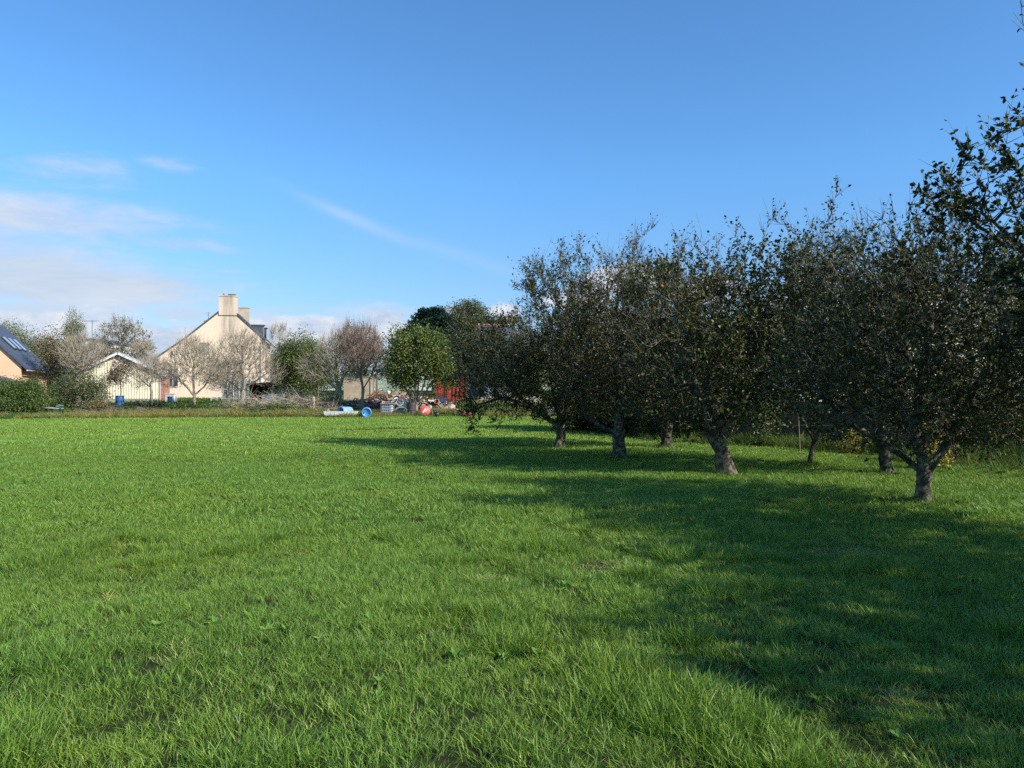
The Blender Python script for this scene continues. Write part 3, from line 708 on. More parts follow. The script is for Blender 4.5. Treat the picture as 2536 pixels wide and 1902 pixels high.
# ------------------------------------------------------------------ orchard
OG = 'old fruit trees along the right side of the field'
def otree(label, xy, limbs, blobs, r0, seed, **kw):
    kw.setdefault('leafm', M['leaf_orchard']); kw.setdefault('sprays', 30); kw.setdefault('wander', .5); kw.setdefault('twigs', 3.6); kw.setdefault('group', OG)
    return tree('fruit_tree', label, 'tree', xy, limbs, blobs, r0, seed, **kw)
KW = dict(kill=.21, step=.16)
otree('stout pollarded fruit tree farthest left in the row, its left twigs hanging to the grass', (1.34, 21.9),
      [[(0, 0, 0), (.05, 0, .35), (0, 0, .6)], [(0, 0, .6), (-.5, .1, 1.0), (-1.4, .1, 1.7), (-1.9, 0, 2.8)], [(0, 0, .6), (.15, .1, 1.7), (.1, 0, 3.0)],
       [(0, 0, .6), (.5, -.1, 1.1), (1.3, 0, 2.1)], [(0, 0, .6), (-.1, .6, 1.4), (-.3, 1.2, 2.6)], [(-.5, .1, 1.0), (-1.5, -.2, 1.45), (-2.3, -.2, 1.25), (-2.45, -.2, .75), (-2.45, -.2, .45)],
       [(-1.5, -.2, 1.45), (-1.6, -.3, 1.1), (-1.65, -.3, .8)]],
      [(-1.1, 0, 2.5, 2.0, 1.8, 1.35), (.6, 0, 2.8, 2.0, 1.8, 1.4), (.1, 0, 4.2, 1.3, 1.2, 1.0), (-1.9, 0, 1.9, 1.35, 1.5, 1.0), (-1.5, .1, 2.6, 1.3, 1.2, .8), (.9, 0, 1.5, 1.4, 1.2, .7), (-.3, 0, 1.25, 1.7, 1.3, .55), (-2.45, -.2, .95, .35, .35, .6), (-1.6, -.2, 1.0, .35, .3, .35),
       (.05, 0, 5.1, .45, .4, .6), (-.5, 0, 4.6, .3, .3, .6), (.75, 0, 4.6, .3, .3, .5)],
      .16, 101, twigs=4.6, natt=4000, apples=6, shoots=49, **KW)
otree('thick bare-trunked fruit tree with one low limb reaching left', (2.59, 18.6),
      [[(0, 0, 0), (-.02, 0, .6), (0, 0, 1.35), (.1, 0, 2.2)], [(0, 0, .65), (-.4, .05, .75), (-.75, .1, 1.0), (-.95, .1, 1.6), (-1.1, 0, 2.3)], [(0, 0, 1.35), (.7, 0, 2.1), (1.2, 0, 3)],
       [(.1, 0, 2.2), (0, .2, 3.3)], [(0, 0, 1.35), (-.2, -.6, 2.1)]],
      [(-.3, 0, 2.6, 1.6, 1.7, 1.2), (.8, 0, 2.9, 1.6, 1.7, 1.3), (.1, 0, 4.0, 1.4, 1.2, 1.0), (.8, 0, 1.7, 1.2, 1.2, .8), (-.8, 0, 1.8, .9, 1, .7), (.7, -.2, 1.1, .7, .6, .4), (.3, 0, 5.0, .35, .4, .55), (-.4, 0, 4.7, .3, .3, .4)],
      .17, 102, twigs=3.7, natt=2600, leafm=M['leaf_orchard2'], apples=9, shoots=49, **KW)
otree('ivy-wrapped fruit tree standing in the dark gap behind the row', (4.37, 21.9),
      [[(0, 0, 0), (.02, 0, .8), (0, 0, 1.5)], [(0, 0, 1.5), (-.6, 0, 2.4), (-.9, 0, 3.2)], [(0, 0, 1.5), (.6, 0, 2.5)], [(0, 0, 1.5), (0, .4, 3)]],
      [(0, 0, 2.8, 2.1, 1.9, 1.6), (-.4, 0, 4.2, 1.4, 1.3, 1.0), (.9, 0, 4.0, 1.4, 1.3, 1.1), (0, 0, .9, .32, .3, .8), (0, 0, 1.6, 1.8, 1.2, .75), (-.9, 0, 5.1, .5, .4, .5)],
      .17, 103, twigs=3.6, natt=2400, barkm=M['bark_dark'], leafm=M['leaf_orchard2'], apples=4, shoots=36, **KW)
otree('gnarled fruit tree with a thick trunk leaning to the left', (4.25, 15.3),
      [[(0, 0, 0), (-.12, 0, .5), (-.35, 0, 1.0), (-.45, 0, 1.5)], [(-.3, 0, .9), (.1, 0, 1.4), (.5, 0, 1.7), (1.1, 0, 2.3), (1.5, .1, 3.1)], [(-.45, 0, 1.5), (-.9, 0, 2.3), (-1.0, 0, 3.1)],
       [(-.45, 0, 1.5), (-.1, .3, 2.7), (.2, .3, 3.6)], [(.5, 0, 1.7), (1.4, -.2, 1.9), (2.1, -.2, 1.85)], [(-.35, 0, 1.3), (-.8, -.5, 1.7)], [(1.5, .1, 3.1), (1.3, 0, 3.8), (1.6, 0, 4.6), (2.0, 0, 4.9)]],
      [(-.4, 0, 2.4, 1.9, 1.7, 1.1), (1.0, 0, 2.6, 1.9, 1.6, 1.1), (-.7, 0, 3.5, 1.3, 1.2, .9), (1.1, 0, 3.5, 1.4, 1.1, .8), (-.6, 0, 1.45, 1.5, 1.1, .65), (1.9, 0, 2.5, 1.2, 1, .5), (.4, -.3, 1.3, .9, .7, .4), (-.75, 0, 4.5, .5, .5, .45), (.3, 0, 4.4, .4, .4, .5), (1.7, 0, 4.6, .6, .4, .35)],
      .18, 104, twigs=3.2, natt=3000, apples=5, shoots=40, leaf=(.066, .038), **KW)
otree('young thin-stemmed fruit tree forking low in front of the block wall', (6.6, 17.2),
      [[(0, 0, 0), (.06, 0, .3), (.12, 0, .5)], [(.12, 0, .5), (-.2, 0, 1.1), (-.7, 0, 1.9), (-.9, 0, 2.6)], [(.12, 0, .5), (.12, 0, 1.2), (-.05, 0, 2.2)], [(.12, 0, .5), (.45, 0, 1.2), (.6, 0, 2.2), (.7, 0, 3)], [(.12, 0, .45), (.6, 0, .52), (.8, 0, .45)]],
      [(-.3, 0, 3.0, 1.6, 1.3, .9), (.7, 0, 3.2, 1.5, 1.3, 1.0), (.1, 0, 3.9, 1.1, 1, .7)],
      .065, 105, twigs=2.5, natt=1800, shoots=27, flare=.2, **KW)
otree('dark shaded fruit tree half hidden behind the rightmost trunk', (7.35, 15.2),
      [[(0, 0, 0), (-.05, 0, .5), (-.15, 0, 1.1)], [(-.15, 0, 1.1), (-.9, 0, 2.0), (-1.3, 0, 3.0)], [(-.15, 0, 1.1), (.3, 0, 2.2), (.5, 0, 3.2)], [(-.1, 0, .9), (-.7, 0, 1.4), (-1.4, 0, 1.8)]],
      [(-.5, 0, 2.7, 2.0, 1.7, 1.4), (.8, 0, 3.1, 1.9, 1.5, 1.3), (-.7, 0, 3.9, 1.1, 1.1, .8), (.6, 0, 1.5, 1.2, 1.2, .8)],
      .12, 106, twigs=3.2, natt=2400, barkm=M['bark_dark'], shoots=36, **KW)
otree('lichen-spotted fruit tree with limbs spreading from a short trunk at the right', (5.83, 11.0),
      [[(0, 0, 0), (0, 0, .25), (.01, 0, .42)], [(0, 0, .42), (-.35, .1, .75), (-.95, .3, 1.15), (-1.5, .2, 1.7)], [(0, 0, .42), (-.1, 0, 1.1), (.05, 0, 1.9), (.12, 0, 2.6), (-.15, 0, 3.3)],
       [(.01, 0, .42), (.3, 0, .75), (.55, 0, 1.2), (.9, -.1, 2.0), (1.4, 0, 2.7)], [(.12, 0, 2.5), (.6, .1, 3.1), (.9, .1, 3.4)], [(.05, 0, 1.9), (-.7, -.1, 2.4), (-1.3, 0, 3.0)], [(0, .1, .42), (.1, .8, 1.3), (0, 1.1, 2.2)]],
      [(-.8, 0, 2.0, 1.4, 1.5, .95), (1.0, 0, 2.1, 1.4, 1.5, 1.0), (-.4, 0, 3.0, 1.3, 1.2, .75), (.7, 0, 3.1, 1.3, 1.1, .75), (.1, 0, 1.3, 1.8, 1.3, .6), (.1, 0, 3.9, .8, .6, .4), (-.7, 0, 3.7, .5, .4, .35)],
      .125, 107, natt=4200, step=.13, kill=.16, apples=6, shoots=54, leaf=(.055, .03), shootlen=(.3, .7), flare=.5, sides=10, twigs=2.1, sprays=34, twiglen=(.1, .34))
otree('large-leaved fruit tree whose crown enters the top right corner of the view', (7.1, 8.0),
      [[(0, 0, 0), (-.05, 0, .7), (0, 0, 1.3)], [(0, 0, 1.3), (-.8, .1, 2.2), (-1.6, .2, 3.0), (-2.1, .2, 3.5)], [(0, 0, 1.3), (.3, 0, 2.6), (.2, 0, 3.8)], [(0, 0, 1.3), (.9, -.2, 2.4)], [(0, 0, 1.3), (-.3, -.8, 2.6)],
       [(-1.6, .2, 3.0), (-2.2, .1, 3.3), (-2.7, .1, 3.6)], [(.2, 0, 3.8), (-.8, 0, 4.4), (-1.5, 0, 4.95), (-1.78, 0, 5.4)]],
      [(-.6, 0, 3.0, 1.7, 1.6, 1.3), (.8, 0, 3.4, 1.7, 1.6, 1.4), (-1.7, .1, 3.5, .9, .9, .7), (-2.35, .1, 3.7, .55, .5, .45), (-1.5, 0, 4.1, .8, .6, .45), (.1, 0, 4.4, 1.2, 1.1, .8), (-.7, .1, 2.0, 1.2, 1.3, .8)],
      .17, 108, natt=2600, leafm=M['leaf_near'], leaf=(.062, .036), twigs=2.7, shoots=20, sprays=8, leaves=10, kill=.2, step=.16, twiglen=(.12, .32))
for i, (ox, oy, lb) in enumerate(((8.5, 4.7, 'fruit tree off the right edge shading the middle of the grass'),
                                  (8.4, 1.6, 'fruit tree beside the viewer at the right shading the near grass'),
                                  (8.7, -1.6, 'fruit tree behind the viewer at the right'))):
    otree(lb, (ox, oy), [[(0, 0, 0), (.05, 0, 1.2)], [(.05, 0, 1.2), (-.9, 0, 2.6)], [(.05, 0, 1.2), (.7, .2, 2.7)], [(.05, 0, 1.2), (0, -.6, 2.8)]],
          [(0, 0, 3.0, 2.3, 2.3, 1.5), (-.4, .3, 4.0, 1.6, 1.8, 1.0), (.5, -.6, 1.9, 1.9, 2.0, 1.0)], .16, 120+i, sprays=0, shoots=20, natt=2200, leaf=(.095, .06), leaves=10)

#REST
def YG(pxx, pyy):
    """depth at which the ground shows at photograph pixel (pxx, pyy)"""
    lo_, hi_ = 2.0, 140.0
    for _ in range(50):
        m_ = (lo_+hi_)/2; g = HZ-(H((pxx-CX)/F*m_, m_)-CAMZ)/m_*F
        if g > pyy: lo_ = m_
        else: hi_ = m_
    return lo_
def G(pxx, pyy, dz=0):
    y = YG(pxx, pyy); return P(pxx, y, dz)
def bl(Yd, x0, *cs):
    """crown ellipsoids from photograph pixels (cx, cy, rx, ry, depth radius), local to a base at depth Yd and x0"""
    out = []; z0 = H(x0, Yd)
    for cx, cyy, rx, ry, rd in cs:
        q = px(cx, cyy, Yd); out.append((q.x-x0, 0, q.z-z0, rx*Yd/F, rd, ry*Yd/F))
    return out

# ------------------------------------------------------------------ hedge, wall and shrubs on the right, behind the orchard
for i, (hx, hy, r, h, lm, lb) in enumerate((  # gap shrubs take dark orchard leaves to stand in for deep shade
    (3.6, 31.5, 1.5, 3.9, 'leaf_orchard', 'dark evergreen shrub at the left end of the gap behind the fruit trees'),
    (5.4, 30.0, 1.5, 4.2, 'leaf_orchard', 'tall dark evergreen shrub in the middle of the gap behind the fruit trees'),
    (7.2, 28.5, 1.6, 4.3, 'leaf_orchard2', 'browning shrub behind the left end of the block wall'),
    (9.2, 27.0, 1.8, 4.9, 'leaf_orchard', 'tall dark shrub behind the middle of the block wall'),
    (12.2, 25.5, 2.0, 5.6, 'leaf_brown', 'rust-tinged tree rising behind the right end of the block wall'),
    (15.8, 24.0, 2.3, 5.8, 'leaf_mid', 'broad green tree behind the clipped hedge at the right edge'),
    (19.5, 22.0, 2.4, 6.0, 'leaf_dark', 'dark tree behind the hedge beyond the right edge'))):
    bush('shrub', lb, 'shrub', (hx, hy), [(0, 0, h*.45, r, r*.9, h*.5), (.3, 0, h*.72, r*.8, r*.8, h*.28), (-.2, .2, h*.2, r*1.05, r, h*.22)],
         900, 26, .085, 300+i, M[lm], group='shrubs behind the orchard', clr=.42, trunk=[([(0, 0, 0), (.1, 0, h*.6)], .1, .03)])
for i, (hx, hy, h, lb) in enumerate(((11.4, 19.6, 2.5, 'leafy hedge bush against the right end of the block wall'), (12.9, 17.8, 2.6, 'leafy hedge bush behind the rightmost trunk'),
                                     (14.0, 15.6, 2.5, 'leafy hedge bush near the right edge of the photo'), (15.2, 13.0, 2.6, 'leafy hedge bush beyond the right edge'))):
    bush('hedge_bush', lb, 'hedge', (hx, hy), [(0, 0, h*.5, 1.25, 1.2, h*.52), (.3, .2, h*.3, 1.4, 1.2, h*.35)], 520, 26, .06, 330+i, M['leaf_orchard'] if i % 2 == 0 else M['leaf_mid'],
         group='hedge on the right boundary', clr=.3)
for i, (hx, hy, h, lb) in enumerate(((2.6, 30.0, 1.7, 'low shrub darkened as if in deep shade beside the asphalt path'), (3.9, 28.3, 1.6, 'low dark shrub between the second and third trunks of the row'),
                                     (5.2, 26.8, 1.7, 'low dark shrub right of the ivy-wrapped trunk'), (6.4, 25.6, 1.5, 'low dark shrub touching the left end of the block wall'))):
    bush('low_shrub', lb, 'shrub', (hx, hy), [(0, 0, h*.45, .95, .7, h*.55)], 330, 24, .07, 370+i, M['leaf_shade'], group='dark shrubs in the shade behind the row', clr=.3, trunk=[([(0, 0, 0), (.05, 0, h*.5)], .03, .01)])  # sunlit here, so the shade is put into the leaf colour
# block wall with wire posts
w0, w1 = Vector((6.4, 24.6, 0)), Vector((11.2, 20.7, 0)); dw = (w1-w0); L = dw.length; rz = math.atan2(dw.y, dw.x)
b = MB(); bw, bh = .5, .2
for r_ in range(7):
    for k in range(int(L/bw)+1):
        x0 = k*bw-(.25 if r_ % 2 else 0); x1 = min(x0+bw, L); x0 = max(0, x0)
        if x1-x0 > .05: b.box(((x0+x1)/2, random.Random(r_*99+k).uniform(-.004, .004), r_*bh+bh/2-.05), (x1-x0-.012, .18, bh-.012))
b.box((L/2, 0, .62), (L-.02, .15, 1.36))
root = empty('block_wall', (w0.x, w0.y, H(w0.x, w0.y)), rz, label='weathered grey-brown concrete block wall behind the fruit trees', cat='wall')
b.build('masonry', M['block'], root)
for i, pxx in enumerate((1981, 2084)):
    x = (pxx-CX)/F*20.2; y = 20.2+i*.02; o = MB().cyl((0, 0, -.1), ((-.05, .04)[i], 0, 1.1), .02, .016, 7)
    o.box((0.01, -.025, .9), (.03, .02, .05)); q = o.build('fence_post', M[('wood', 'woodpale')[i]], None, (x, y, H(x, y)))
    tag(q, ['thin dark wooden fence post left of the young forked tree', 'thin pale fence post right of the young forked tree'][i], 'post', 'wire fence posts')
wr_ = empty('wire_fence', P(2030, 20.15), 0, label='three slack wires strung between the thin posts before the wall', cat='wire fence')
for z_ in (.35, .75, 1.1):
    pts = [Vector(((p_-2030)/F*20.15, 0, z_-.03*math.sin(k*1.6)**2)) for k, p_ in enumerate(range(1900, 2200, 20))]
    MB().tube(pts, .004, 4).build('wire', M['cable'], wr_)
for i, (pxx, yd, h, lm, lb) in enumerate(((1893, 22.6, 1.5, 'leaf_hedge', 'yellow-green ivy clump climbing the left end of the block wall'), (2105, 19.9, .55, 'leaf_yellow', 'small yellow-leaved plant at the foot of the block wall'),
                                     (2330, 17.5, 1.3, 'leaf_rust', 'rust-coloured shrub seen between the limbs of the rightmost tree'), (2315, 16.4, .7, 'leaf_yellow', 'small yellow-green sapling behind the rightmost trunk'))):
    x = (pxx-CX)/F*yd; bush('wall_plant', lb, 'plant', (x, yd), [(0, 0, h*.5, .38, .3, h*.5)], 70, 14, .06, 350+i, M[lm], clr=.2, trunk=[([(0, 0, 0), (.02, 0, h*.7)], .015, .006)])

def gable(name, profile, y0, y1, m, parent):
    return MB().prism(profile, y0, y1).build(name, m, parent)
def slab_roof(b, a, c, y0, y1, t=.12, mi=0):
    """roof slab between profile points a and c (x,z), thickness t outward"""
    ax, az_ = a; cx_, cz = c; dx, dz = cx_-ax, cz-az_; l = math.hypot(dx, dz); nx, nz = -dz/l, dx/l
    if nz < 0: nx, nz = -nx, -nz
    b.prism([(ax, az_), (cx_, cz), (cx_+nx*t, cz+nz*t), (ax+nx*t, az_+nz*t)], y0, y1, mi)
def window(parent, c, wd, ht, m='glass', fm='white', face=-1, nx=2, axis='y', name='window'):
    """frame and pane set 3 cm proud of the wall; face: sign of the normal along the axis"""
    f = MB(); t = .06
    def bx(bb, u, z, du, dz, o, th=.05):
        if axis == 'y': bb.box((c[0]+u, c[1]+face*o, c[2]+z), (du, th, dz))
        else: bb.box((c[0]+face*o, c[1]+u, c[2]+z), (th, du, dz))
    for u in (-wd/2+t/2, wd/2-t/2): bx(f, u, 0, t, ht, .03)
    for z_ in (-ht/2+t/2, ht/2-t/2): bx(f, 0, z_, wd-2*t, t, .03)
    for k in range(1, nx): bx(f, -wd/2+wd*k/nx, 0, .05, ht-2*t, .028)
    fo = f.build(name, M[fm], parent); g = MB(); bx(g, 0, 0, wd-2*t+.01, ht-2*t+.01, .01, .03); g.build('pane', M[m], fo); return fo

# ------------------------------------------------------------------ main house
hb = H(-24.4, 75)-.25
hr = empty('house', (-24.4, 75, hb), R(13), label='cream rendered house with a steep gable and stained chimney behind bare trees', cat='house')
z = lambda v: v-hb
prof = [(-9.31, 0), (0, 0), (0, z(6.95)), (-3.07, z(9.8)), (-6.87, z(6.55)), (-9.31, z(4.75))]
D_ = 12.0
gable('wall', prof, 0, D_, M['stainwall'], hr)
b = MB()
slab_roof(b, (-3.07, z(9.82)), (.42, z(6.58)), -.09, D_+.1, .14); slab_roof(b, (-3.07, z(9.82)), (-6.87, z(6.57)), -.09, D_+.1, .14); slab_roof(b, (-6.87, z(6.57)), (-9.6, z(4.56)), -.09, D_+.1, .14)
rf = b.build('roof', M['slate'], hr)
def chimney(c, d, name, m, pots=1):
    b = MB(); b.box((c[0], c[1], c[2]+d[2]/2), d); b.box((c[0], c[1], c[2]+d[2]+.05), (d[0]+.08, d[1]+.08, .12)); o = b.build(name, m, rf)
    for k in range(pots): MB().cyl((c[0]-d[0]*.25+.55*k*d[0], c[1], c[2]+d[2]+.1), (c[0]-d[0]*.25+.55*k*d[0], c[1], c[2]+d[2]+.34), .09, .08, 8).build('chimney_pot', M['brick'], o)
    return o
co = chimney((-3.0, .35, z(8.95)), (1.62, .9, 1.8), 'chimney', M['stainwall'], 1)
MB().box((-2.65, .3, z(10.95)), (.7, .5, .1)).build('chimney_cap', M['cable'], co)
chimney((-2.7, D_-1.2, z(8.6)), (1.1, .7, 2.15), 'chimney', M['chimney'], 0)
bc = chimney((-5.6, 5.0, z(7.0)), (.5, .5, 1.7), 'chimney', M['brick'], 0)
MB().cyl((-5.5, 5, z(8.7)), (-5.5, 5, z(9.7)), .02, n=5).box((-5.5, 5, z(9.6)), (.5, .02, .02)).box((-5.5, 5, z(9.4)), (.35, .02, .02)).build('aerial', M['cable'], bc)
for yy in (3.2, 6.6):
    b = MB(); b.box((-.75, yy, z(7.6)), (1.5, 1.2, 1.3)); d = b.build('dormer', M['slate'], hr)
    MB().box((-.72, yy, z(8.31)), (1.75, 1.45, .1)).build('dormer_roof', M['greyroof'], d)
    MB().box((.02, yy, z(7.6)), (.04, .8, .9)).build('dormer_window', M['glass'], d)
MB().tube([(.5, -.1, z(6.5)), (.5, D_+.1, z(6.5))], .07, 6).build('gutter', M['greyp'], hr)
window(hr, (-5.1, 0, z(5.75)), .85, 1.1, 'shutter', 'shutter', nx=2)
window(hr, (-7.9, 0, z(2.9)), 1.0, 1.75, 'glass', 'white', nx=2, name='french_window')
window(hr, (-2.2, 0, z(3.0)), 1.0, 1.2, 'glass', 'white', nx=2)
MB().cyl((.06, -.06, .1), (.06, -.06, z(6.4)), .05, n=8).build('downpipe', M['greyp'], hr)
for yy in (2.5, 5.5, 8.5): window(hr, (0, yy, z(3.0)), .9, 1.2, 'glass', 'white', face=1, axis='x')
b = MB(); b.box((-8.6, -.06, z(4.25)), (3.4, .03, .03)); b.build('wall_cable', M['cable'], hr)

# ------------------------------------------------------------------ cream shed
sb = H(-30, 62)
sr = empty('shed', (-31.84, 62.5, sb), R(20), label='cream boarded shed with a shallow grey sheet roof beside the blue drum', cat='shed')
ap, er, el_ = 4.72-sb, 3.2-sb, 3.05-sb
MB().prism([(-3.0, .38), (3.05, .38), (3.05, er), (0, ap), (-3.0, el_)], 0, 5).build('wall', M['cream'], sr)
MB().box((0.02, 2.5, .18), (6.02, 4.98, .36)).build('plinth', M['concrete'], sr)
b = MB()
for k in range(31):
    x = -2.9+k*.196; top = ap-(ap-er)/3.05*abs(x)-.04 if x > 0 else ap-(ap-el_)/3.0*abs(x)-.04
    b.box((x, -.012, (top+.4)/2), (.035, .028, top-.4))
b.build('batten', M['batten'], sr)
b = MB(); slab_roof(b, (0, ap+.02), (3.35, er-.12), -.35, 5.2, .06); slab_roof(b, (0, ap+.02), (-3.4, el_-.18), -.35, 5.2, .06)
for k in range(19):
    y = -.3+k*.28; l = math.hypot(3.35, ap-er+.12); a_ = math.atan2(ap-er+.12, 3.35); b.box((1.7, y, (ap+er-.12)/2+.1), (l, .06, .03), ry=a_)
b.build('roof', M['greyroof'], sr)
b = MB(); slab_roof(b, (0, ap-.12), (3.5, er-.34), -.39, -.352, .16); slab_roof(b, (0, ap-.12), (-3.4, el_-.32), -.39, -.352, .16); b.build('bargeboard', M['white'], sr)
MB().cyl((3.12, -.06, .1), (3.12, -.06, er-.1), .045, n=8).build('downpipe', M['greyp'], sr)
q = MB().box((0, 0, 1.05), (.8, .8, 2.1)).box((0, 0, 2.13), (.9, .9, .08)).build('brick_pier', M['brick'], None, P(403, 64.5, -.05)); tag(q, 'red-brown brick pier between the cream shed and the cream house', 'pier')

# ------------------------------------------------------------------ orange house at the left edge
ob = H(-35, 55)
orr = empty('house', (-34.9, 55, ob), R(20), label='orange rendered house with a dark slate roof and three roof windows', cat='house')
e1, rg_z, hw = 3.45-ob, 6.7-ob, 3.1
MB().prism([(-2*hw, 0), (0, 0), (0, e1), (-hw, rg_z), (-2*hw, e1)], 0, 8.2).build('wall', M['orange'], orr)
b = MB(); slab_roof(b, (-hw, rg_z+.02), (.35, e1-.3), -.2, 8.4, .13); slab_roof(b, (-hw, rg_z+.02), (-2*hw-.35, e1-.3), -.2, 8.4, .13); ro = b.build('roof', M['slate'], orr)
sl = math.atan2(rg_z-e1, hw)
for yy in (2.6, 4.1, 5.6):
    f = .52; cx_, cz = -hw*(1-f)+.15, rg_z-(rg_z-e1)*f+.18
    k = MB().box((cx_, yy, cz), (1.25, .75, .06), ry=sl).build('roof_window', M['cable'], ro)
    MB().box((cx_+.025, yy, cz+.035), (1.1, .6, .03), ry=sl).build('pane', M['skylight'], k)
MB().tube([(.42, -.2, e1-.34), (.42, 8.4, e1-.34)], .06, 6).build('gutter', M['greyp'], orr)
b = MB(); b.prism([(-4.2, 1.95), (-2.6, 2.6), (.9, 1.5), (.9, 1.62), (-2.6, 2.74), (-4.2, 2.1)], -3.2, -.01)
b.build('porch_roof', M['slate'], orr); MB().box((-1.7, -1.6, .75), (4.4, 2.6, 1.5)).build('porch', M['brick'], orr)
# white house far behind with an aerial
wb = H(-50, 96); wr = empty('house', (px(226, 900, 96).x, 96, wb), 0, label='white house mostly hidden behind trees, carrying a television aerial', cat='house')
MB().prism([(-2.6, 0), (2.6, 0), (2.6, 6.2), (0, 6.3+.5), (-2.6, 6.2)], 0, 6).build('wall', M['white'], wr)
b = MB(); slab_roof(b, (0, 6.82), (2.8, 6.18), -.2, 6.2, .1); slab_roof(b, (0, 6.82), (-2.8, 6.18), -.2, 6.2, .1); b.build('roof', M['slate'], wr)
b = MB().cyl((-.2, .5, 6.6), (-.2, .5, 9.2), .035, n=5).cyl((-1.4, .5, 9.1), (.6, .5, 9.1), .025, n=5)
for k in range(7): b.cyl((-1.3+k*.28, .2, 9.1), (-1.3+k*.28, .8, 9.1), .014, n=4)
b.build('aerial', M['cable'], wr)
# slate-gabled house behind the orchard
q = px(1203, 970, 78); gb = H(q.x, 78)
gr = empty('house', (q.x-.9, 78, gb), R(-66), label='grey slate house with an orange ridge behind the leftmost fruit tree', cat='house')
MB().prism([(-1.9, 0), (1.9, 0), (1.9, 5.4), (0, 7.3), (-1.9, 5.4)], 0, 3.8).build('wall', M['slatewall'], gr)
b = MB(); slab_roof(b, (0, 7.32), (2.3, 5.02), -.15, 4.0, .12); slab_roof(b, (0, 7.32), (-2.3, 5.02), -.15, 4.0, .12); b.build('roof', M['slate'], gr)
MB().cyl((0, -.15, 7.42), (0, 4.0, 7.42), .1, n=8).build('ridge_tiles', M['ridge'], gr)
MB().box((0, 3.2, 7.8), (.6, .6, 1.0)).build('chimney', M['chimney'], gr)
# tiled house at right
q = px(2340, 970, 44); tb = H(q.x, 44)
tr_ = empty('house', (q.x, 44, tb), R(14), label='pale house with a red tiled roof glimpsed through the rightmost crowns', cat='house')
MB().prism([(-3.2, 0), (3.2, 0), (3.2, 3.9), (0, 6.2), (-3.2, 3.9)], 0, 8).build('wall', M['cream'], tr_)
b = MB(); slab_roof(b, (0, 6.22), (3.6, 3.6), -.3, 8.3, .12); slab_roof(b, (0, 6.22), (-3.6, 3.6), -.3, 8.3, .12); b.build('roof', M['tile'], tr_)
window(tr_, (-1.2, 0, 2.6), 1.0, 1.2); window(tr_, (1.4, 0, 2.6), 1.0, 1.2)
q = px(2040, 970, 33); kb = H(q.x, 33)
kr = empty('outbuilding', (q.x, 33, kb), R(10), label='small cream outbuilding catching the sun above the block wall', cat='outbuilding')
MB().prism([(-1.4, 0), (1.2, 0), (1.2, 1.95), (-1.4, 1.6)], 0, 3).build('wall', M['cream'], kr)
b = MB(); slab_roof(b, (1.4, 1.98), (-1.6, 1.58), -.2, 3.2, .07); b.build('roof', M['greyroof'], kr)

# ------------------------------------------------------------------ garden trees, left to right
def gtree(label, pxx, Yd, crown, seed, r0=.1, name='bare_tree', limbs=None, **kw):
    x0 = (pxx-CX)/F*Yd; kw.setdefault('group', 'garden trees beyond the field')
    bls = bl(Yd, x0, *crown); zc = min(b_[2]-b_[5]*.4 for b_ in bls)
    if limbs is None:
        f = max(.3, zc*.55); limbs = [[(0, 0, 0), (.03, 0, f)]]
        rr = random.Random(seed)
        for k, b_ in enumerate(bls[:4]): limbs.append([(.03, 0, f), (b_[0]*.45+rr.uniform(-.2, .2), rr.uniform(-.4, .4), (f+b_[2])/2), (b_[0], rr.uniform(-.3, .3), b_[2])])
    return tree(name, label, 'tree', (x0, Yd), limbs, bls, r0, seed, **kw)
BP = dict(barkm=M['bark_pale'], twigm=M['twig_pale'], leaves=0, twigs=3.0, twiglen=(.3, .8), shoots=260, shootlen=(.5, 1.1), twig_r=.0115, tip=.011, tmin=.02, step=.2, kill=.27, updir=.5, natt=1500)
gtree('pale bare tree with a low three-way fork in front of the cream house', 480, 53, [(478, 900, 62, 62, 1.5), (520, 935, 45, 35, 1.2), (430, 930, 40, 35, 1.2)], 401, .13, **BP)
gtree('wide bare tree with a whitish trunk right of the forked one', 600, 57, [(600, 885, 72, 62, 1.8), (660, 925, 45, 35, 1.3), (540, 925, 45, 40, 1.3)], 402, .14, **BP)
gtree('small bare tree leaning in front of the cream shed wall', 374, 57, [(380, 925, 45, 28, 1.2), (345, 940, 30, 28, .9)], 403, .1, **{**BP, 'natt': 800})
gtree('bare shrub-like tree between the two pale bare trees', 565, 60, [(560, 930, 48, 40, 1.2)], 408, .09, **{**BP, 'natt': 700})
gtree('thick mossy-trunked bare tree left of the rubbish heap', 838, 54, [(835, 880, 55, 55, 1.5), (790, 915, 50, 40, 1.3), (870, 900, 40, 55, 1.2)], 404, .24, **{**BP, 'barkm': M['bark_green']})
gtree('bare russet tree with many upright twigs over the rubbish heap', 897, 53.5, [(897, 870, 55, 62, 1.5), (930, 900, 35, 50, 1.0), (870, 840, 35, 35, 1.1)], 405, .12, **{**BP, 'twigm': M['twig_russet'], 'updir': 1.1, 'natt': 1600})
gtree('thin leafless tree standing up right of the cream house', 693, 80, [(692, 850, 32, 45, 1.5)], 406, .1, **{**BP, 'natt': 250, 'twigs': 1.5, 'twigm': M['twig_pale']})
gtree('small leafless tree rising between the shed and the cream house', 352, 75, [(352, 890, 42, 38, 1.5)], 407, .1, **{**BP, 'natt': 350, 'twigs': 2})
gtree('half-bare shrub with grey branches before the left houses', 205, 55, [(205, 885, 60, 45, 1.5)], 409, .1, **{**BP, 'natt': 800})
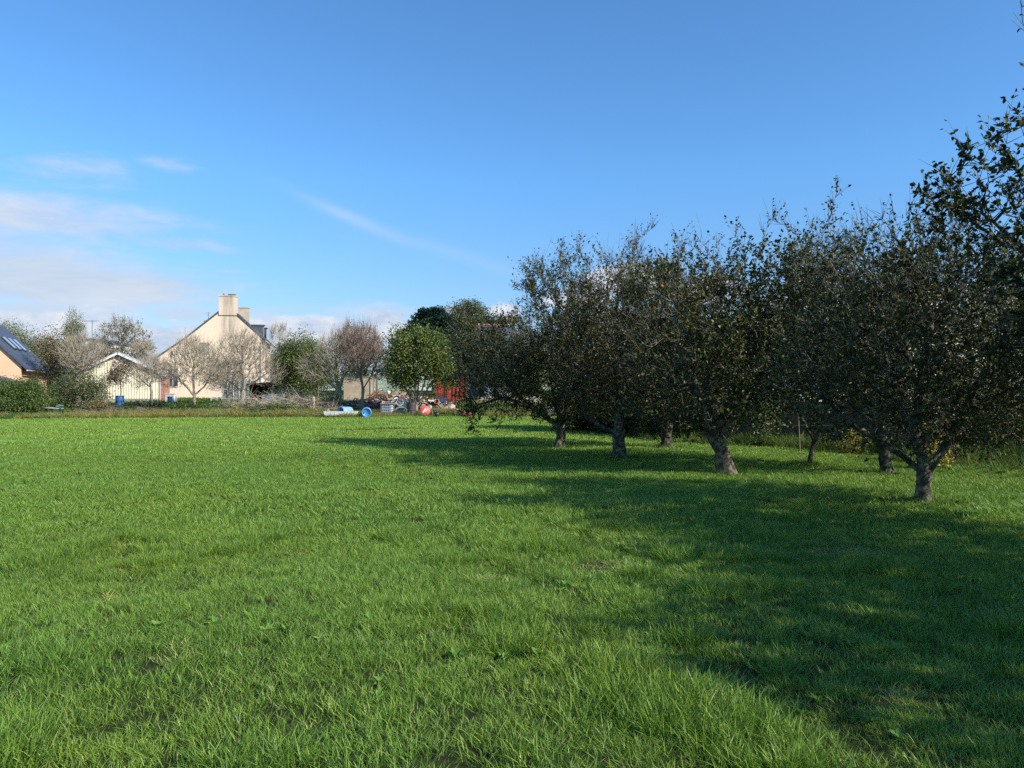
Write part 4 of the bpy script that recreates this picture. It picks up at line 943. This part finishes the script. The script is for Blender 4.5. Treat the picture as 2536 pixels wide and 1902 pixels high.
def gbush(label, pxx, Yd, crown, ncl, per, leaf, seed, lm, name='garden_shrub', cat='shrub', trunk=None, **kw):
    x0 = (pxx-CX)/F*Yd; kw.setdefault('group', 'garden shrubs and leafy trees beyond the field')
    b_ = bl(Yd, x0, *crown); top = max(q[2] for q in b_)
    if trunk is None: trunk = [([(0, 0, 0), (.05, 0, top*.5), (.0, 0, top)], .12, .03)]
    return bush(name, label, cat, (x0, Yd), b_, ncl, per, leaf, seed, M[lm], trunk=trunk, **kw)
gbush('low clipped green hedge bush at the left edge of the field', 25, 50, [(20, 985, 55, 45, 1.6)], 420, 26, .09, 501, 'leaf_hedge', name='hedge_bush', cat='hedge', clr=.35)
gbush('green hedge bush right of the one at the left edge', 82, 51, [(82, 985, 38, 46, 1.4)], 320, 26, .09, 502, 'leaf_hedge', name='hedge_bush', cat='hedge', clr=.35)
gbush('tall browning leafy tree between the orange house and the shed', 150, 57, [(150, 880, 50, 60, 1.8), (190, 900, 45, 50, 1.6), (130, 930, 30, 40, 1.3), (120, 860, 25, 40, 1)], 520, 18, .12, 503, 'leaf_brown', clr=.55)
gbush('dense green shrub at the foot of the browning tree', 185, 54, [(180, 965, 55, 40, 1.5), (235, 975, 35, 38, 1.2)], 420, 24, .09, 504, 'leaf_mid', clr=.4)
gbush('small round tree with dry brown leaves in front of the shed', 298, 57, [(300, 915, 38, 30, 1.0), (285, 935, 25, 25, .9)], 150, 14, .11, 505, 'leaf_rust', clr=.35, trunk=[([(0, 0, 0), (.05, 0, 1.1), (0, 0, 2.1)], .05, .03)])
gtree('loose greyish half-leafy tree behind the shed', 300, 78, [(300, 825, 48, 40, 2.2), (270, 862, 38, 38, 1.8), (345, 860, 32, 38, 1.5), (310, 880, 60, 35, 2)], 506, .16, name='garden_tree', leafm=M['leaf_mid'],
      leaf=(.13, .07), leaves=5, twigs=3.2, natt=1500, step=.24, kill=.34, twig_r=.012, tmin=.024, twiglen=(.3, .7), shoots=120, shootlen=(.5, 1.2), barkm=M['bark_pale'], twigm=M['twig_pale'])
gbush('narrow grey-green poplar top behind the browning tree', 180, 98, [(180, 810, 20, 42, 1.2), (170, 835, 15, 40, 1), (192, 835, 12, 35, 1)], 260, 20, .13, 507, 'leaf_silver', name='poplar', cat='tree', clr=.5, up=1.2)
gbush('pale green tree behind the orange house roof, leftmost', 30, 84, [(20, 835, 45, 40, 2.5), (60, 860, 35, 40, 2)], 420, 20, .14, 508, 'leaf_silver', name='garden_tree', cat='tree', clr=.7)
gbush('green tree behind the right end of the orange house roof', 88, 80, [(85, 880, 28, 45, 2), (100, 920, 25, 40, 2)], 300, 20, .13, 509, 'leaf_mid', name='garden_tree', cat='tree', clr=.6)
gbush('round evergreen tree between the cream house and the rubbish heap', 745, 62, [(745, 885, 58, 55, 2.0), (705, 900, 38, 45, 1.6), (785, 900, 35, 45, 1.5), (750, 940, 60, 30, 1.8)], 1300, 26, .11, 510, 'leaf_ever', name='garden_tree', cat='tree', clr=.45)
gbush('russet-topped tree behind the upright bare tree', 895, 66, [(890, 850, 52, 48, 2), (925, 870, 35, 45, 1.5), (850, 870, 35, 40, 1.5)], 480, 20, .11, 511, 'leaf_rust', name='garden_tree', cat='tree', clr=.5)
et = []
for dx, dy, zt in ((-1.1, .1, 2.4), (-.5, -.3, 2.6), (.2, .3, 2.5), (.7, -.2, 2.3), (1.3, .1, 2.5), (-.1, 0, 3.2)): et.append(([(.03*dx, 0, .3), (dx*.35, dy*.4, 1.0), (dx, dy, zt)], .09, .04))
et.append(([(0, 0, -.1), (0, 0, .75)], .17, .14))
gbush('round glossy evergreen tree with many pale stems over the black water butt', 1030, 51.5, [(1035, 880, 68, 72, 2.0), (990, 900, 42, 55, 1.6), (1085, 905, 45, 55, 1.6), (1050, 850, 45, 48, 1.5), (1110, 925, 25, 35, 1.1), (1000, 935, 35, 30, 1.3), (985, 850, 25, 35, 1)],
      1050, 24, .13, 512, 'leaf_ever', name='evergreen_tree', cat='tree', clr=.42, trunk=et, barkm=M['bark_pale'])
gbush('darker leafy tree right of the glossy evergreen', 1150, 56, [(1150, 880, 42, 58, 1.6), (1185, 920, 38, 36, 1.5), (1120, 870, 20, 40, 1)], 520, 22, .11, 513, 'leaf_dark', name='garden_tree', cat='tree', clr=.45)
# cypress: layered sprays
x0 = px(1075, 970, 105).x; cyb = []
rr = random.Random(4)
for k in range(34):
    t = k/33; pyy = 885-t*118; half = (84 if t < .45 else 84*(1-(t-.45)*1.3))*rr.uniform(.8, 1.15); side = (-1, 1)[k % 2]
    cyb += bl(105, x0, (1070+side*half*.45, pyy, half*.55, 5, 1.4))
bush('cypress', 'dark layered cypress rising behind the glossy evergreen', 'tree', (x0, 105), cyb+bl(105, x0, (1078, 850, 24, 80, 1.6)), 2300, 26, .24, 520, M['leaf_cypress'],
     group='tall trees on the skyline', clr=.5, flatten=.45, trunk=[([(0, 0, 0), (0, 0, 11)], .35, .08)], up=.5)
gbush('broad green tree highest on the skyline right of the cypress', 1150, 108, [(1160, 800, 55, 52, 3), (1120, 830, 45, 60, 3), (1195, 850, 45, 60, 3), (1165, 772, 38, 30, 2.2), (1208, 812, 34, 26, 2), (1150, 880, 75, 50, 3)], 2300, 24, .2, 521, 'leaf_mid', name='skyline_tree', cat='tree', clr=.7, group='tall trees on the skyline')
for i, (p_, lb) in enumerate(((1225, 'dark tree filling the gap behind the leftmost fruit tree'), (1310, 'dark tree behind the slanting limb of the leftmost fruit trees'), (1400, 'dark tree farthest right on the skyline, behind the fruit trees'))):
    gbush(lb, p_, 62+2*i, [(p_, 890, 55, 75, 2)], 620, 24, .13, 530+i, ('leaf_dark', 'leaf_mid', 'leaf_dark')[i], name='garden_tree', cat='tree', clr=.5)
gbush('dense shrub in the gap beneath the leftmost fruit tree crown', 1290, 61, [(1290, 950, 75, 40, 1.6)], 420, 24, .1, 536, 'leaf_hedge', clr=.4)
gbush('lower brownish tree below the skyline tree', 1190, 90, [(1190, 890, 35, 50, 2)], 260, 20, .15, 522, 'leaf_brown', name='garden_tree', cat='tree', clr=.6)
names = ['far dark green bush behind the orange house', 'far bush behind the browning tree', 'far bush behind the shed', 'far bush left of the cream house', 'far bush behind the left slope of the cream house',
         'far bush right of the cream house', 'far bush behind the round evergreen', 'far bush behind the russet-topped tree', 'far bush behind the pale green gate', 'far bush behind the red container']
for i, p_ in enumerate((40, 140, 250, 345, 430, 700, 780, 880, 980, 1130)):
    gbush(names[i], p_, 92+i % 3, [(p_, 935, 68, 42+6*(i % 3), 2.2)], 330, 20, .17, 540+i, ('leaf_mid', 'leaf_dark', 'leaf_brown')[i % 3], name='far_bush', shell=1.8, clr=.7, group='bushes closing the view between the houses')

# ------------------------------------------------------------------ structures and rubbish along the far edge
def thing(name, label, cat, loc, rz=0, group=None): return empty(name, loc, rz, label=label, cat=cat, group=group)
# red steel container
c = G(1119, 1001); r = thing('container', 'red painted corrugated steel container under the darker trees', 'container', c, R(4))
MB().box((0, 3.0, 1.27), (2.36, 6.0, 2.5)).build('body', M['reddark'], r)
b = MB()
for k in range(4):
    x0 = -1.17+k*.585
    b.prism([(x0+.06, .12), (x0+.5, .12), (x0+.5, 2.45), (x0+.06, 2.45)], -.06, -.003)
b.build('door_panel', M['redpaint'], r)
b = MB()
for x in (-1.18, 1.18): b.box((x, -.04, 1.3), (.08, .14, 2.6))
b.box((0, -.04, .05), (2.28, .14, .12)); b.box((0, -.04, 2.55), (2.28, .14, .1)); b.build('door_frame', M['redpaint'], r)
for x in (-.35, .35): MB().cyl((x, -.12, .15), (x, -.12, 2.45), .02, n=6).build('locking_bar', M['reddark'], r)
# low cream walls
def wallseg(name, label, p0, p1, Yd, h, m, t=.25, cap=None):
    a, c_ = P(p0, Yd), P(p1, Yd); L_ = c_.x-a.x; r = thing(name, label, 'wall', a)
    n = max(2, int(L_/.8)); rr = random.Random(p0); v = MB()
    top = [h*(1+rr.uniform(-.08, .08)) for _ in range(n+1)]
    for k in range(n): v.prism([(L_*k/n, -.2), (L_*(k+1)/n, -.2), (L_*(k+1)/n, top[k+1]), (L_*k/n, top[k])], -t/2+.004*(k % 2), t/2-.004*(k % 2))
    v.build('masonry', M[m], r)
    if cap:
        q = MB()
        for k in range(n): q.prism([(L_*k/n, top[k]), (L_*(k+1)/n, top[k+1]), (L_*(k+1)/n, top[k+1]+.06), (L_*k/n, top[k]+.06)], -t/2-.05, t/2+.05)
        q.build('coping', M[cap], r)
wallseg('low_wall', 'low pale stone wall below the pale green gate', 922, 1005, 62, .95, 'stone')
wallseg('low_wall', 'low pale stone wall right of the red container', 1160, 1345, 60, .62, 'stone')
wallseg('garden_wall', 'tall tan garden wall seen behind the upright bare tree', 852, 922, 66, 2.1, 'stone', cap='concrete')
wallseg('low_wall', 'short whitewashed wall block with a pale coping by the brushwood', 651, 702, 58, .78, 'white', .5, cap='white')
r = thing('gate', 'pale green metal gate of upright slats behind the rubbish heap', 'gate', P(924, 67))
b = MB(); Wg = 65/F*67
for k in range(19): b.box((.06+k*Wg/19, 0, 1.25), (.075, .03, 1.75))
b.build('slat_panel', M['palegreen'], r); b = MB()
for x in (0, Wg*.5, Wg): b.box((x, .05, 1.1), (.09, .06, 2.2))
for z_ in (.45, 2.15): b.box((Wg/2, .05, z_), (Wg-.1, .05, .07))
b.build('gate_frame', M['palegreen'], r)
for pxx, yd, h, m, lb in ((933, 60, 2.3, 'wood', 'dark wooden post left of the pale green gate'), (917, 60.5, 2.2, 'woodpale', 'pale wooden post between the bare trees'), (777, 52, .9, 'woodpale', 'bleached stake left of the mossy trunk')):
    q = P(pxx, yd); tag(MB().box((0, 0, h/2), (.14, .14, h+.1), bev=.015).cyl((0, 0, h+.04), (0, 0, h+.12), .07, .02, 6).build('post', M[m], None, q), lb, 'post')
# dark shed with rusty roof
c = P(655, 64); r = thing('lean_to', 'dark open lean-to with a rusty roof right of the bare trees', 'lean-to', c)
MB().box((0, 1.9, .75), (2.6, .06, 1.5)).box((-1.27, 1.0, .75), (.06, 1.8, 1.5)).box((1.27, 1.0, .75), (.06, 1.8, 1.5)).build('wall', M['wood'], r)
MB().prism([(-1.5, 1.45), (1.5, 1.45), (1.4, 1.55), (.3, 1.72), (-1.4, 1.55)], -.2, 2.2).build('roof', M['redpole'], r)
for x in (-1.2, 0, 1.2): MB().box((x, 0, .72), (.08, .08, 1.45)).build('support', M['wood'], r)
# greenhouse frame
c = P(567, 65); r = thing('greenhouse', 'old greenhouse with thin pale frames behind the bare trees', 'greenhouse', c)
b = MB()
for k in range(7): b.box((-1.5+k*.5, 0, .95), (.045, .045, 1.9))
for k in range(7): b.box((-1.5+k*.5, 2.4, .95), (.045, .045, 1.9))
for y in (0, 2.4):
    for z_ in (.3, 1.1, 1.92): b.box((0, y+.002, z_), (3.0, .04, .04))
for k in range(7):
    b.cyl((-1.5+k*.5, 0, 1.92), (-1.5+k*.5, 1.2, 2.4), .02, n=4); b.cyl((-1.5+k*.5, 2.4, 1.92), (-1.5+k*.5, 1.2, 2.4), .02, n=4)
b.box((0, 1.2, 2.41), (3.0, .05, .04)); b.build('frame', M['white'], r)
MB().box((0, 2.44, .95), (2.96, .01, 1.8)).build('glazing', M['shutter'], r)
tag(MB().box((0, 0, .38), (.75, .6, .76), bev=.03).box((0, 0, .79), (.8, .65, .05)).build('white_box', M['white'], None, P(424, 62)), 'white box standing under the french window', 'box')
# drums
def drum(label, loc, rot, m, R_=.29, Hh=.88, name='drum', lid=None, open_=False, group='plastic drums by the field edge'):
    r = thing(name, label, 'drum', loc, 0, group); r.rotation_euler = rot
    pr = [(0, 0), (R_*.93, 0), (R_, .04)]
    for z_ in (.28, .62): pr += [(R_, Hh*z_-.03), (R_*1.035, Hh*z_-.01), (R_*1.035, Hh*z_+.01), (R_, Hh*z_+.03)]
    pr += [(R_, Hh-.05), (R_*.96, Hh)]
    if open_: pr += [(R_*.9, Hh), (R_*.9, .06), (0, .06)]
    else: pr += [(R_*.86, Hh), (R_*.84, Hh-.035), (0, Hh-.03)]
    MB().lathe(pr, n=28).build('shell', m, r)
    MB().lathe([(R_*1.0, Hh-.06), (R_*1.07, Hh-.055), (R_*1.07, Hh-.015), (R_*1.0, Hh-.01)], n=28).build('rim', lid or m, r)
    if not open_:
        for sx in (-.45, .45): MB().lathe([(0, Hh-.03), (.035, Hh-.03), (.035, Hh), (0, Hh+.002)], Matrix.Translation((sx*R_, 0, 0)), 8).build('bung', M['bluedk'], r)
    return r
drum('dull blue drum standing in front of the cream shed', G(297, 1011), (0, 0, 0), M['bluedk'], .28, .9)
drum('small blue drum standing left of the forked bare tree', G(421, 1001), (0, 0, 0), M['bluedk'], .19, .6)
c = G(909, 1031); drum('bright blue drum lying with its round end to the viewer', c+Vector((0, 0, .29)), (R(92), 0, R(8)), M['blue'], lid=M['bluelt'])
c = G(868, 1031); drum('faded blue drum lying open behind the white trough', c+Vector((-.1, .5, .29)), (R(88), 0, R(-38)), M['bluelt'], .29, .8, open_=True)
# white trough on the grass
c = G(850, 1032); r = thing('trough', 'long white trough lying on short legs in the grass', 'trough', c, R(-3))
b = MB(); b.prism([(-1.15, .08), (.72, .08), (.95, .34), (-1.2, .34)], -.17, -.15); b.prism([(-1.15, .08), (.72, .08), (.95, .34), (-1.2, .34)], .15, .17)
b.box((-.2, 0, .07), (1.84, .3, .02)); b.box((-1.17, 0, .2), (.03, .3, .26)); b.box((.85, 0, .2), (.03, .3, .26)); b.build('basin', M['white'], r)
MB().box((-1.1, 0, .03), (.08, .3, .1)).build('leg', M['white'], r); MB().box((.6, 0, .03), (.08, .3, .1)).build('leg', M['white'], r)
MB().box((-.95, .0, .43), (.09, .06, .16)).box((-.95, 0, .36), (.14, .36, .03)).build('bracket', M['woodpale'], r)
tag(MB().box((0, 0, .07), (.75, .22, .14), rz=.1).box((.1, .05, .17), (.5, .15, .06), rz=-.15).build('timber_stub', M['wood'], None, G(792, 1031)), 'dark piece of timber at the left end of the white trough', 'timber')
tag(MB().box((0, 0, .1), (.45, .2, .2), ry=.2, bev=.02).cyl((.18, -.05, -.05), (.18, -.05, .2), .03, n=6).build('white_block', M['white'], None, G(888, 1031)), 'short white block leaning at the mouth of the faded blue drum', 'block')
# cage of grey wire and plastic
c = G(960, 1026); r = thing('crate', 'grey wire cage crate standing beside the curved mudguard', 'crate', c, R(-6), 'boxes and crates in the rubbish heap')
b = MB()
for k in range(6):
    x = -.35+k*.14
    for y in (-.32, .32): b.cyl((x, y, 0), (x, y, .66), .013, n=5)
for z_ in (.02, .17, .33, .5, .66):
    for y in (-.32, .32): b.cyl((-.36, y, z_), (.36, y, z_), .013, n=5)
    for x in (-.36, .36): b.cyl((x, -.32, z_), (x, .32, z_), .013, n=5)
b.build('cage', M['steel'], r); MB().box((0, 0, .31), (.64, .56, .56), bev=.05).build('tank', M['greyp'], r)
MB().box((0, 0, .69), (.8, .7, .04)).build('lid', M['steel'], r)
# mudguard
c = G(993, 1026); r = thing('mudguard', 'curved grey-green mudguard arch over a pale panel', 'mudguard', c)
b = MB(); n = 12
for k in range(n):
    a0_, a1_ = math.pi*(.02+.75*k/n), math.pi*(.02+.75*(k+1)/n)
    pr = [(math.cos(a0_)*.46, math.sin(a0_)*.5+.02), (math.cos(a1_)*.46, math.sin(a1_)*.5+.02), (math.cos(a1_)*.36, math.sin(a1_)*.4+.02), (math.cos(a0_)*.36, math.sin(a0_)*.4+.02)]
    b.prism(pr, -.16, .16)
b.build('arch', M['oliveplastic'], r); MB().box((-.1, .1, .2), (.5, .03, .38)).build('panel', M['palegreen'], r)
# wheel
c = G(989, 1024); r = thing('wheel', 'spoked wheel propped on top of the mudguard', 'wheel', c+Vector((-.05, .55, .72)), 0); r.rotation_euler = (R(80), 0, R(10))
n = 24; b = MB(); v = []
for i in range(n):
    a = 2*math.pi*i/n
    for j in range(6):
        t = 2*math.pi*j/6; v.append(((.22+.03*math.cos(t))*math.cos(a), (.22+.03*math.cos(t))*math.sin(a), .03*math.sin(t)))
b.add(v, [(i*6+j, ((i+1) % n)*6+j, ((i+1) % n)*6+(j+1) % 6, i*6+(j+1) % 6) for i in range(n) for j in range(6)], smooth=True); b.build('tyre', M['greyp'], r)
b = MB()
for i in range(10): b.cyl((0, 0, 0), (.2*math.cos(i*.628), .2*math.sin(i*.628), 0), .006, n=4)
b.cyl((0, 0, -.04), (0, 0, .04), .035, n=8); b.build('hub', M['steel'], r)
# water butt
c = G(1019, 1028); r = thing('water_butt', 'black ribbed water butt left of the glossy evergreen trunk', 'water butt', c)
pr = [(0, 0), (.24, 0)]
for k in range(6): pr += [(.25+.012*k, .03+.12*k), (.275+.008*k, .06+.12*k), (.275+.008*k, .10+.12*k), (.25+.012*k, .13+.12*k)]
pr += [(.31, .8), (.28, .8), (.26, .1), (0, .1)]
MB().lathe(pr, n=24).build('shell', M['brownblack'], r); MB().lathe([(.3, .775), (.335, .78), (.335, .82), (.3, .825)], n=24).build('rim', M['black'], r)
# round red sign leaning
c = G(1053, 1030); r = thing('sign_disc', 'faded round red sign with a white slash leaning on the heap', 'sign', c+Vector((0, 0, .33)), 0); r.rotation_euler = (R(78), 0, R(14))
MB().lathe([(0, -.02), (.31, -.02), (.33, 0), (.31, .02), (0, .03)], n=28).build('disc', M['signred'], r)
MB().box((-.06, 0, .036), (.07, .32, .008), rz=-.6).build('slash', M['white'], r); MB().box((.08, .01, .036), (.035, .28, .008), rz=-.6).build('slash', M['white'], r)
# bucket, bench, pots, stones
c = G(1082, 1033); r = thing('bucket', 'black bucket on the grass below the plank bench', 'bucket', c)
MB().lathe([(0, 0), (.12, 0), (.165, .3), (.15, .3), (.11, .02), (0, .02)], n=20).build('shell', M['black'], r); MB().lathe([(.16, .28), (.178, .285), (.178, .31), (.16, .315)], n=20).build('rim', M['black'], r)
c = G(1100, 1029); r = thing('bench', 'low weathered plank bench in front of the pale stones', 'bench', c, R(2))
MB().box((0, 0, .42), (1.7, .3, .05)).box((.05, .32, .41), (1.6, .25, .05)).build('seat', M['wood'], r)
for x in (-.72, .7):
    for y in (-.08, .36): MB().box((x, y, .19), (.07, .07, .4)).build('leg', M['wood'], r)
def pot(label, loc, s, tilt, m='terra'):
    r = thing('flower_pot', label, 'flower pot', loc, 0, 'pots at the right end of the heap'); r.rotation_euler = tilt
    MB().lathe([(0, 0), (.11*s, 0), (.17*s, .26*s), (.15*s, .26*s), (.1*s, .03*s), (0, .03*s)], n=20).build('body', M[m], r)
    MB().lathe([(.165*s, .23*s), (.19*s, .235*s), (.195*s, .29*s), (.15*s, .29*s)], n=20).build('rim', M[m], r)
pot('terracotta pot standing right of the plank bench', G(1147, 1031), 1.25, (0, 0, 0)); pot('terracotta pot tipped on its side at the right end', G(1158, 1032)+Vector((0, 0, .12)), .95, (R(80), 0, R(60)))
pot('orange pot lying broken on the heap behind the bench', G(1086, 1014)+Vector((0, 0, .35)), 1.1, (R(50), 0, R(-30)))
stones = [(1118, 1020, .5, .55, 'tall pale rounded stone behind the plank bench'), (1105, 1020, .5, .4, 'pale rounded stone left of the tall one'), (1132, 1021, .35, .25, 'small pale stone at the right of the bench'),
          (1046, 1020, .5, .55, 'pale lumpy sack against the evergreen trunk'), (1062, 1019, .45, .5, 'pale lumpy sack behind the red sign'), (890, 1012, .5, .35, 'tan boulder in the middle of the heap')]
for i, (pxx, pyy, wd, ht, lb) in enumerate(stones):
    c = G(pxx, pyy); q = MB().lump((0, 0, ht*.45), (wd, wd*.8, ht), i+3, 12, .13).build('stone' if 'sack' not in lb else 'sack', M['stone'] if i % 2 == 0 else M['tan'], None, c); tag(q, lb, 'stone' if 'sack' not in lb else 'sack', 'pale stones and sacks in the heap')
heap = [('slab', 'white slab lying on the heap left of the bench', 1072, 1012, .55, .75, .3, .10, 'white', .2, .12), ('crate', 'dark blue crate on the heap before the red container', 1093, 1012, .62, .5, .35, .28, 'bluedk', 0, 0),
        ('crate', 'black crate right of the dark blue one', 1108, 1010, .5, .4, .35, .25, 'black', .2, 0), ('foam_block', 'pale yellow foam block lying on the heap', 888, 1008, .5, .75, .5, .28, 'foam', .15, .15),
        ('foam_block', 'smaller torn foam block left of the pale yellow one', 872, 1008, .35, .5, .4, .2, 'foam', -.3, -.2), ('mattress', 'tan folded mattress left of the foam blocks', 858, 1010, .35, .9, .5, .22, 'tan', .1, -.25),
        ('board', 'white board leaning beside the water butt', 1000, 1014, .45, .5, .05, .5, 'white', .4, .6), ('board', 'grey board across the heap below the red poles', 935, 1010, .55, 1.1, .3, .04, 'greyp', -.15, .12),
        ('board', 'wooden board lying left of the pink sheet', 900, 1014, .2, 1.0, .25, .05, 'woodpale', .2, .08), ('crate', 'grey plastic box behind the wire crate', 968, 1010, .45, .5, .4, .4, 'greyp', .1, 0),
        ('board', 'red-brown board on top of the grey plastic box', 976, 1010, .95, .8, .2, .05, 'ridge', .1, .1), ('sheet', 'crumpled pink plastic sheet on the heap', 915, 1014, .25, .6, .4, .18, 'pink', .2, .1),
        ('sheet', 'crumpled dark cloth left of the pink sheet', 897, 1012, .2, .55, .4, .2, 'black', -.2, .0), ('sheet', 'bright blue sheet scrap left of the mossy trunk', 826, 1004, .2, .45, .3, .3, 'blue', .3, 0),
        ('board', 'pale board leaning on the short stones', 1090, 1018, .3, .5, .05, .35, 'woodpale', -.2, .8), ('crate', 'brown wooden box behind the water butt', 1032, 1014, .3, .45, .4, .45, 'wood', .2, 0)]
for i, (nm_, lb, pxx, pyy, dz, a_, b_, c_, m_, rz_, ry_) in enumerate(heap):
    c = G(pxx, pyy, 0); q = MB()
    if nm_ == 'sheet': q.lump((0, 0, 0), (a_, b_, c_), i+30, 12, .3)
    elif nm_ == 'crate':
        q.box((0, 0, 0), (a_*.94, b_*.94, c_)); q.box((0, 0, c_*.42), (a_, b_, c_*.14)); q.box((0, 0, -c_*.42), (a_, b_, c_*.12))
        for sx in (-.46, 0, .46): q.box((sx*a_, -b_*.49, 0), (.04, .03, c_*.7))
    elif nm_ in ('foam_block', 'mattress'): q.box((0, 0, 0), (a_, b_, c_), bev=.04); q.lump((a_*.2, 0, c_*.4), (a_*.5, b_*.7, c_*.4), i, 8, .2)
    else: q.box((0, 0, 0), (a_, b_, c_)); q.box((0, .0, c_/2+.012), (a_*.12, b_*.98, .02)) if c_ < .2 else q.box((0, -b_/2-.012, 0), (a_*.98, .02, c_*.14))
    o = q.build(nm_, M[m_], None, c+Vector((0, .3, dz))); o.rotation_euler = (0, ry_, rz_); tag(o, lb, nm_.replace('_', ' '), 'rubbish heap odds and ends')
# mound under the heap so the things rest on something
b = MB()
for i, (pxx, pyy, wd, ht) in enumerate(((870, 1008, 1.6, .5), (900, 1008, 1.5, .6), (932, 1008, 1.6, .8), (965, 1007, 1.4, .8), (1000, 1008, 1.3, .6), (1040, 1009, 1.4, .6), (1078, 1008, 1.4, .8), (1105, 1008, 1.3, .7))):
    c = G(pxx, pyy); b.lump((c.x, c.y+.6, c.z), (wd, 1.5, ht*1.5), 60+i, 12, .16)
b.mi = [0]*len(b.f); rr = random.Random(21)
for k in range(330):
    pxx = rr.uniform(850, 1128); c = G(pxx, 1011); top = .15+.75*max(0, math.sin((pxx-845)/285*math.pi))**.6
    q = Vector((c.x, c.y+rr.uniform(-.2, 1.2), c.z+rr.uniform(.02, top))); mi = rr.choice((0, 0, 1, 2, 3, 3, 4, 5, 6, 7, 7, 8))
    if rr.random() < .45: b.lump(q, (rr.uniform(.08, .3), rr.uniform(.08, .25), rr.uniform(.06, .2)), k, 6, .2, mi)
    else: b.box(q, (rr.uniform(.1, .7), rr.uniform(.05, .2), rr.uniform(.02, .09)), rz=rr.uniform(0, 3), ry=rr.uniform(-.6, .6), rx=rr.uniform(-.4, .4), mi=mi)
tag(b.build('rubble', [M[k] for k in ('tan', 'stone', 'white', 'wood', 'redpole', 'terra', 'greyp', 'pinkdust', 'black')]), 'mound of mixed rubble and scraps under the thrown-out things', 'rubble', kind='stuff')
rr = random.Random(8)
for i in range(7):
    p0 = G(905+rr.uniform(-10, 18), 1008)+Vector((0, .6, rr.uniform(.5, .8))); p1 = G(940+rr.uniform(-6, 12), 1008)+Vector((0, rr.uniform(.2, 1.2), rr.uniform(.9, 1.45)))
    d = p1-p0; q = MB().cyl((0, 0, 0), d, .022, n=6).cyl(d*.96, d, .035, n=6).build('pole', M['redpole'], None, p0)
    tag(q, 'one of the slanting rusty red poles above the pink sheet', 'pole', 'rusty red poles')
tag(MB().lump((0, 0, 0), (.3, .3, .3), 2, 12, .02).cyl((0, 0, .13), (0, 0, .17), .03, n=6).build('ball', M['white'], None, G(960, 1006)+Vector((0, .3, 1.02))), 'white ball-shaped lamp globe on top of the heap', 'globe')
c = G(122, 1021); r = thing('table', 'grey board table with a green sheet at its right end, low by the hedge', 'table', c, R(-6))
MB().box((0, 0, .3), (1.55, .7, .05), ry=.06).build('tabletop', M['greyp'], r); MB().lump((.75, 0, .42), (.5, .5, .2), 5, 10, .2).build('cover', M['greentarp'], r)
for x in (-.4, .5): MB().box((x, 0, .13), (.25, .5, .26)).build('leg', M['wood'], r)
# brushwood
nm = NM(); rg_ = np.random.default_rng(77); n = 1500
pxs = rg_.uniform(560, 850, n); Yd = rg_.uniform(51.5, 56, n); X_ = (pxs-CX)/F*Yd; hgt = .75*np.exp(-((pxs-740)/110)**2)+.2
B_ = np.stack([X_, Yd, Hn(X_, Yd)+rg_.random(n)*hgt], 1); D0 = rg_.normal(size=(n, 3))*np.array([1, .6, .35])
Lb = rg_.uniform(.5, 1.7, n); Lb[rg_.random(n) < .06] *= 1.7
add_twigs(nm, B_, D0, Lb, rg_.uniform(.006, .024, n), 0, rg_.normal(size=(n, 3))*.18+np.array([0, 0, -.05]))
n = 500; pxs = rg_.uniform(200, 420, n); Yd = rg_.uniform(48, 53, n); X_ = (pxs-CX)/F*Yd; B_ = np.stack([X_, Yd, Hn(X_, Yd)+rg_.random(n)*.25], 1)
add_twigs(nm, B_, rg_.normal(size=(n, 3))*np.array([1, .6, .2]), rg_.uniform(.3, 1.0, n), rg_.uniform(.006, .016, n), 1, rg_.normal(size=(n, 3))*.12)
tag(nm.build('brushwood', [M['twig_pale'], M['twig_russet']]), 'tangled pile of cut branches along the field edge', 'brushwood', kind='stuff')
for i, (pxx, yd, h, wd, lm, lb) in enumerate(((470, 53, .55, 1.6, 'leaf_hedge', 'low green bramble clump round the forked tree trunk'), (590, 52, .45, 2.0, 'leaf_mid', 'low bramble clump below the wide bare tree'),
        (700, 51.5, .5, 1.2, 'leaf_hedge', 'low bramble clump in front of the brushwood'), (360, 54, .5, 2.0, 'leaf_dark', 'dark low bramble clump under the shed corner'), (955, 60.5, .9, 1.3, 'leaf_hedge', 'green shrub growing before the pale green gate'),
        (1175, 50.0, 1.0, 1.1, 'leaf_ever', 'bushy green shrub right of the terracotta pots'), (1165, 54, .8, 1.2, 'leaf_hedge', 'low green shrub at the foot of the red container'), (805, 53.5, 1.1, 1.0, 'leaf_dark', 'dark shrub left of the mossy trunk'),
        (1065, 57, .9, 1.1, 'leaf_yellow', 'yellow-green shrub between the evergreen and the container'), (232, 52.5, .6, 1.2, 'leaf_brown', 'brown weedy clump left of the dull blue drum'), (700, 60, 1.6, 1.6, 'leaf_dark', 'dark shrub behind the whitewashed wall block'))):
    x = (pxx-CX)/F*yd; bush('low_shrub', lb, 'shrub', (x, yd), [(0, 0, h*.45, wd, .8, h*.55)], 130, 18, .085, 600+i, M[lm], clr=.3, group='low shrubs and brambles along the field edge',
                            trunk=[([(0, 0, 0), (.05, 0, h*.5)], .02, .01)])
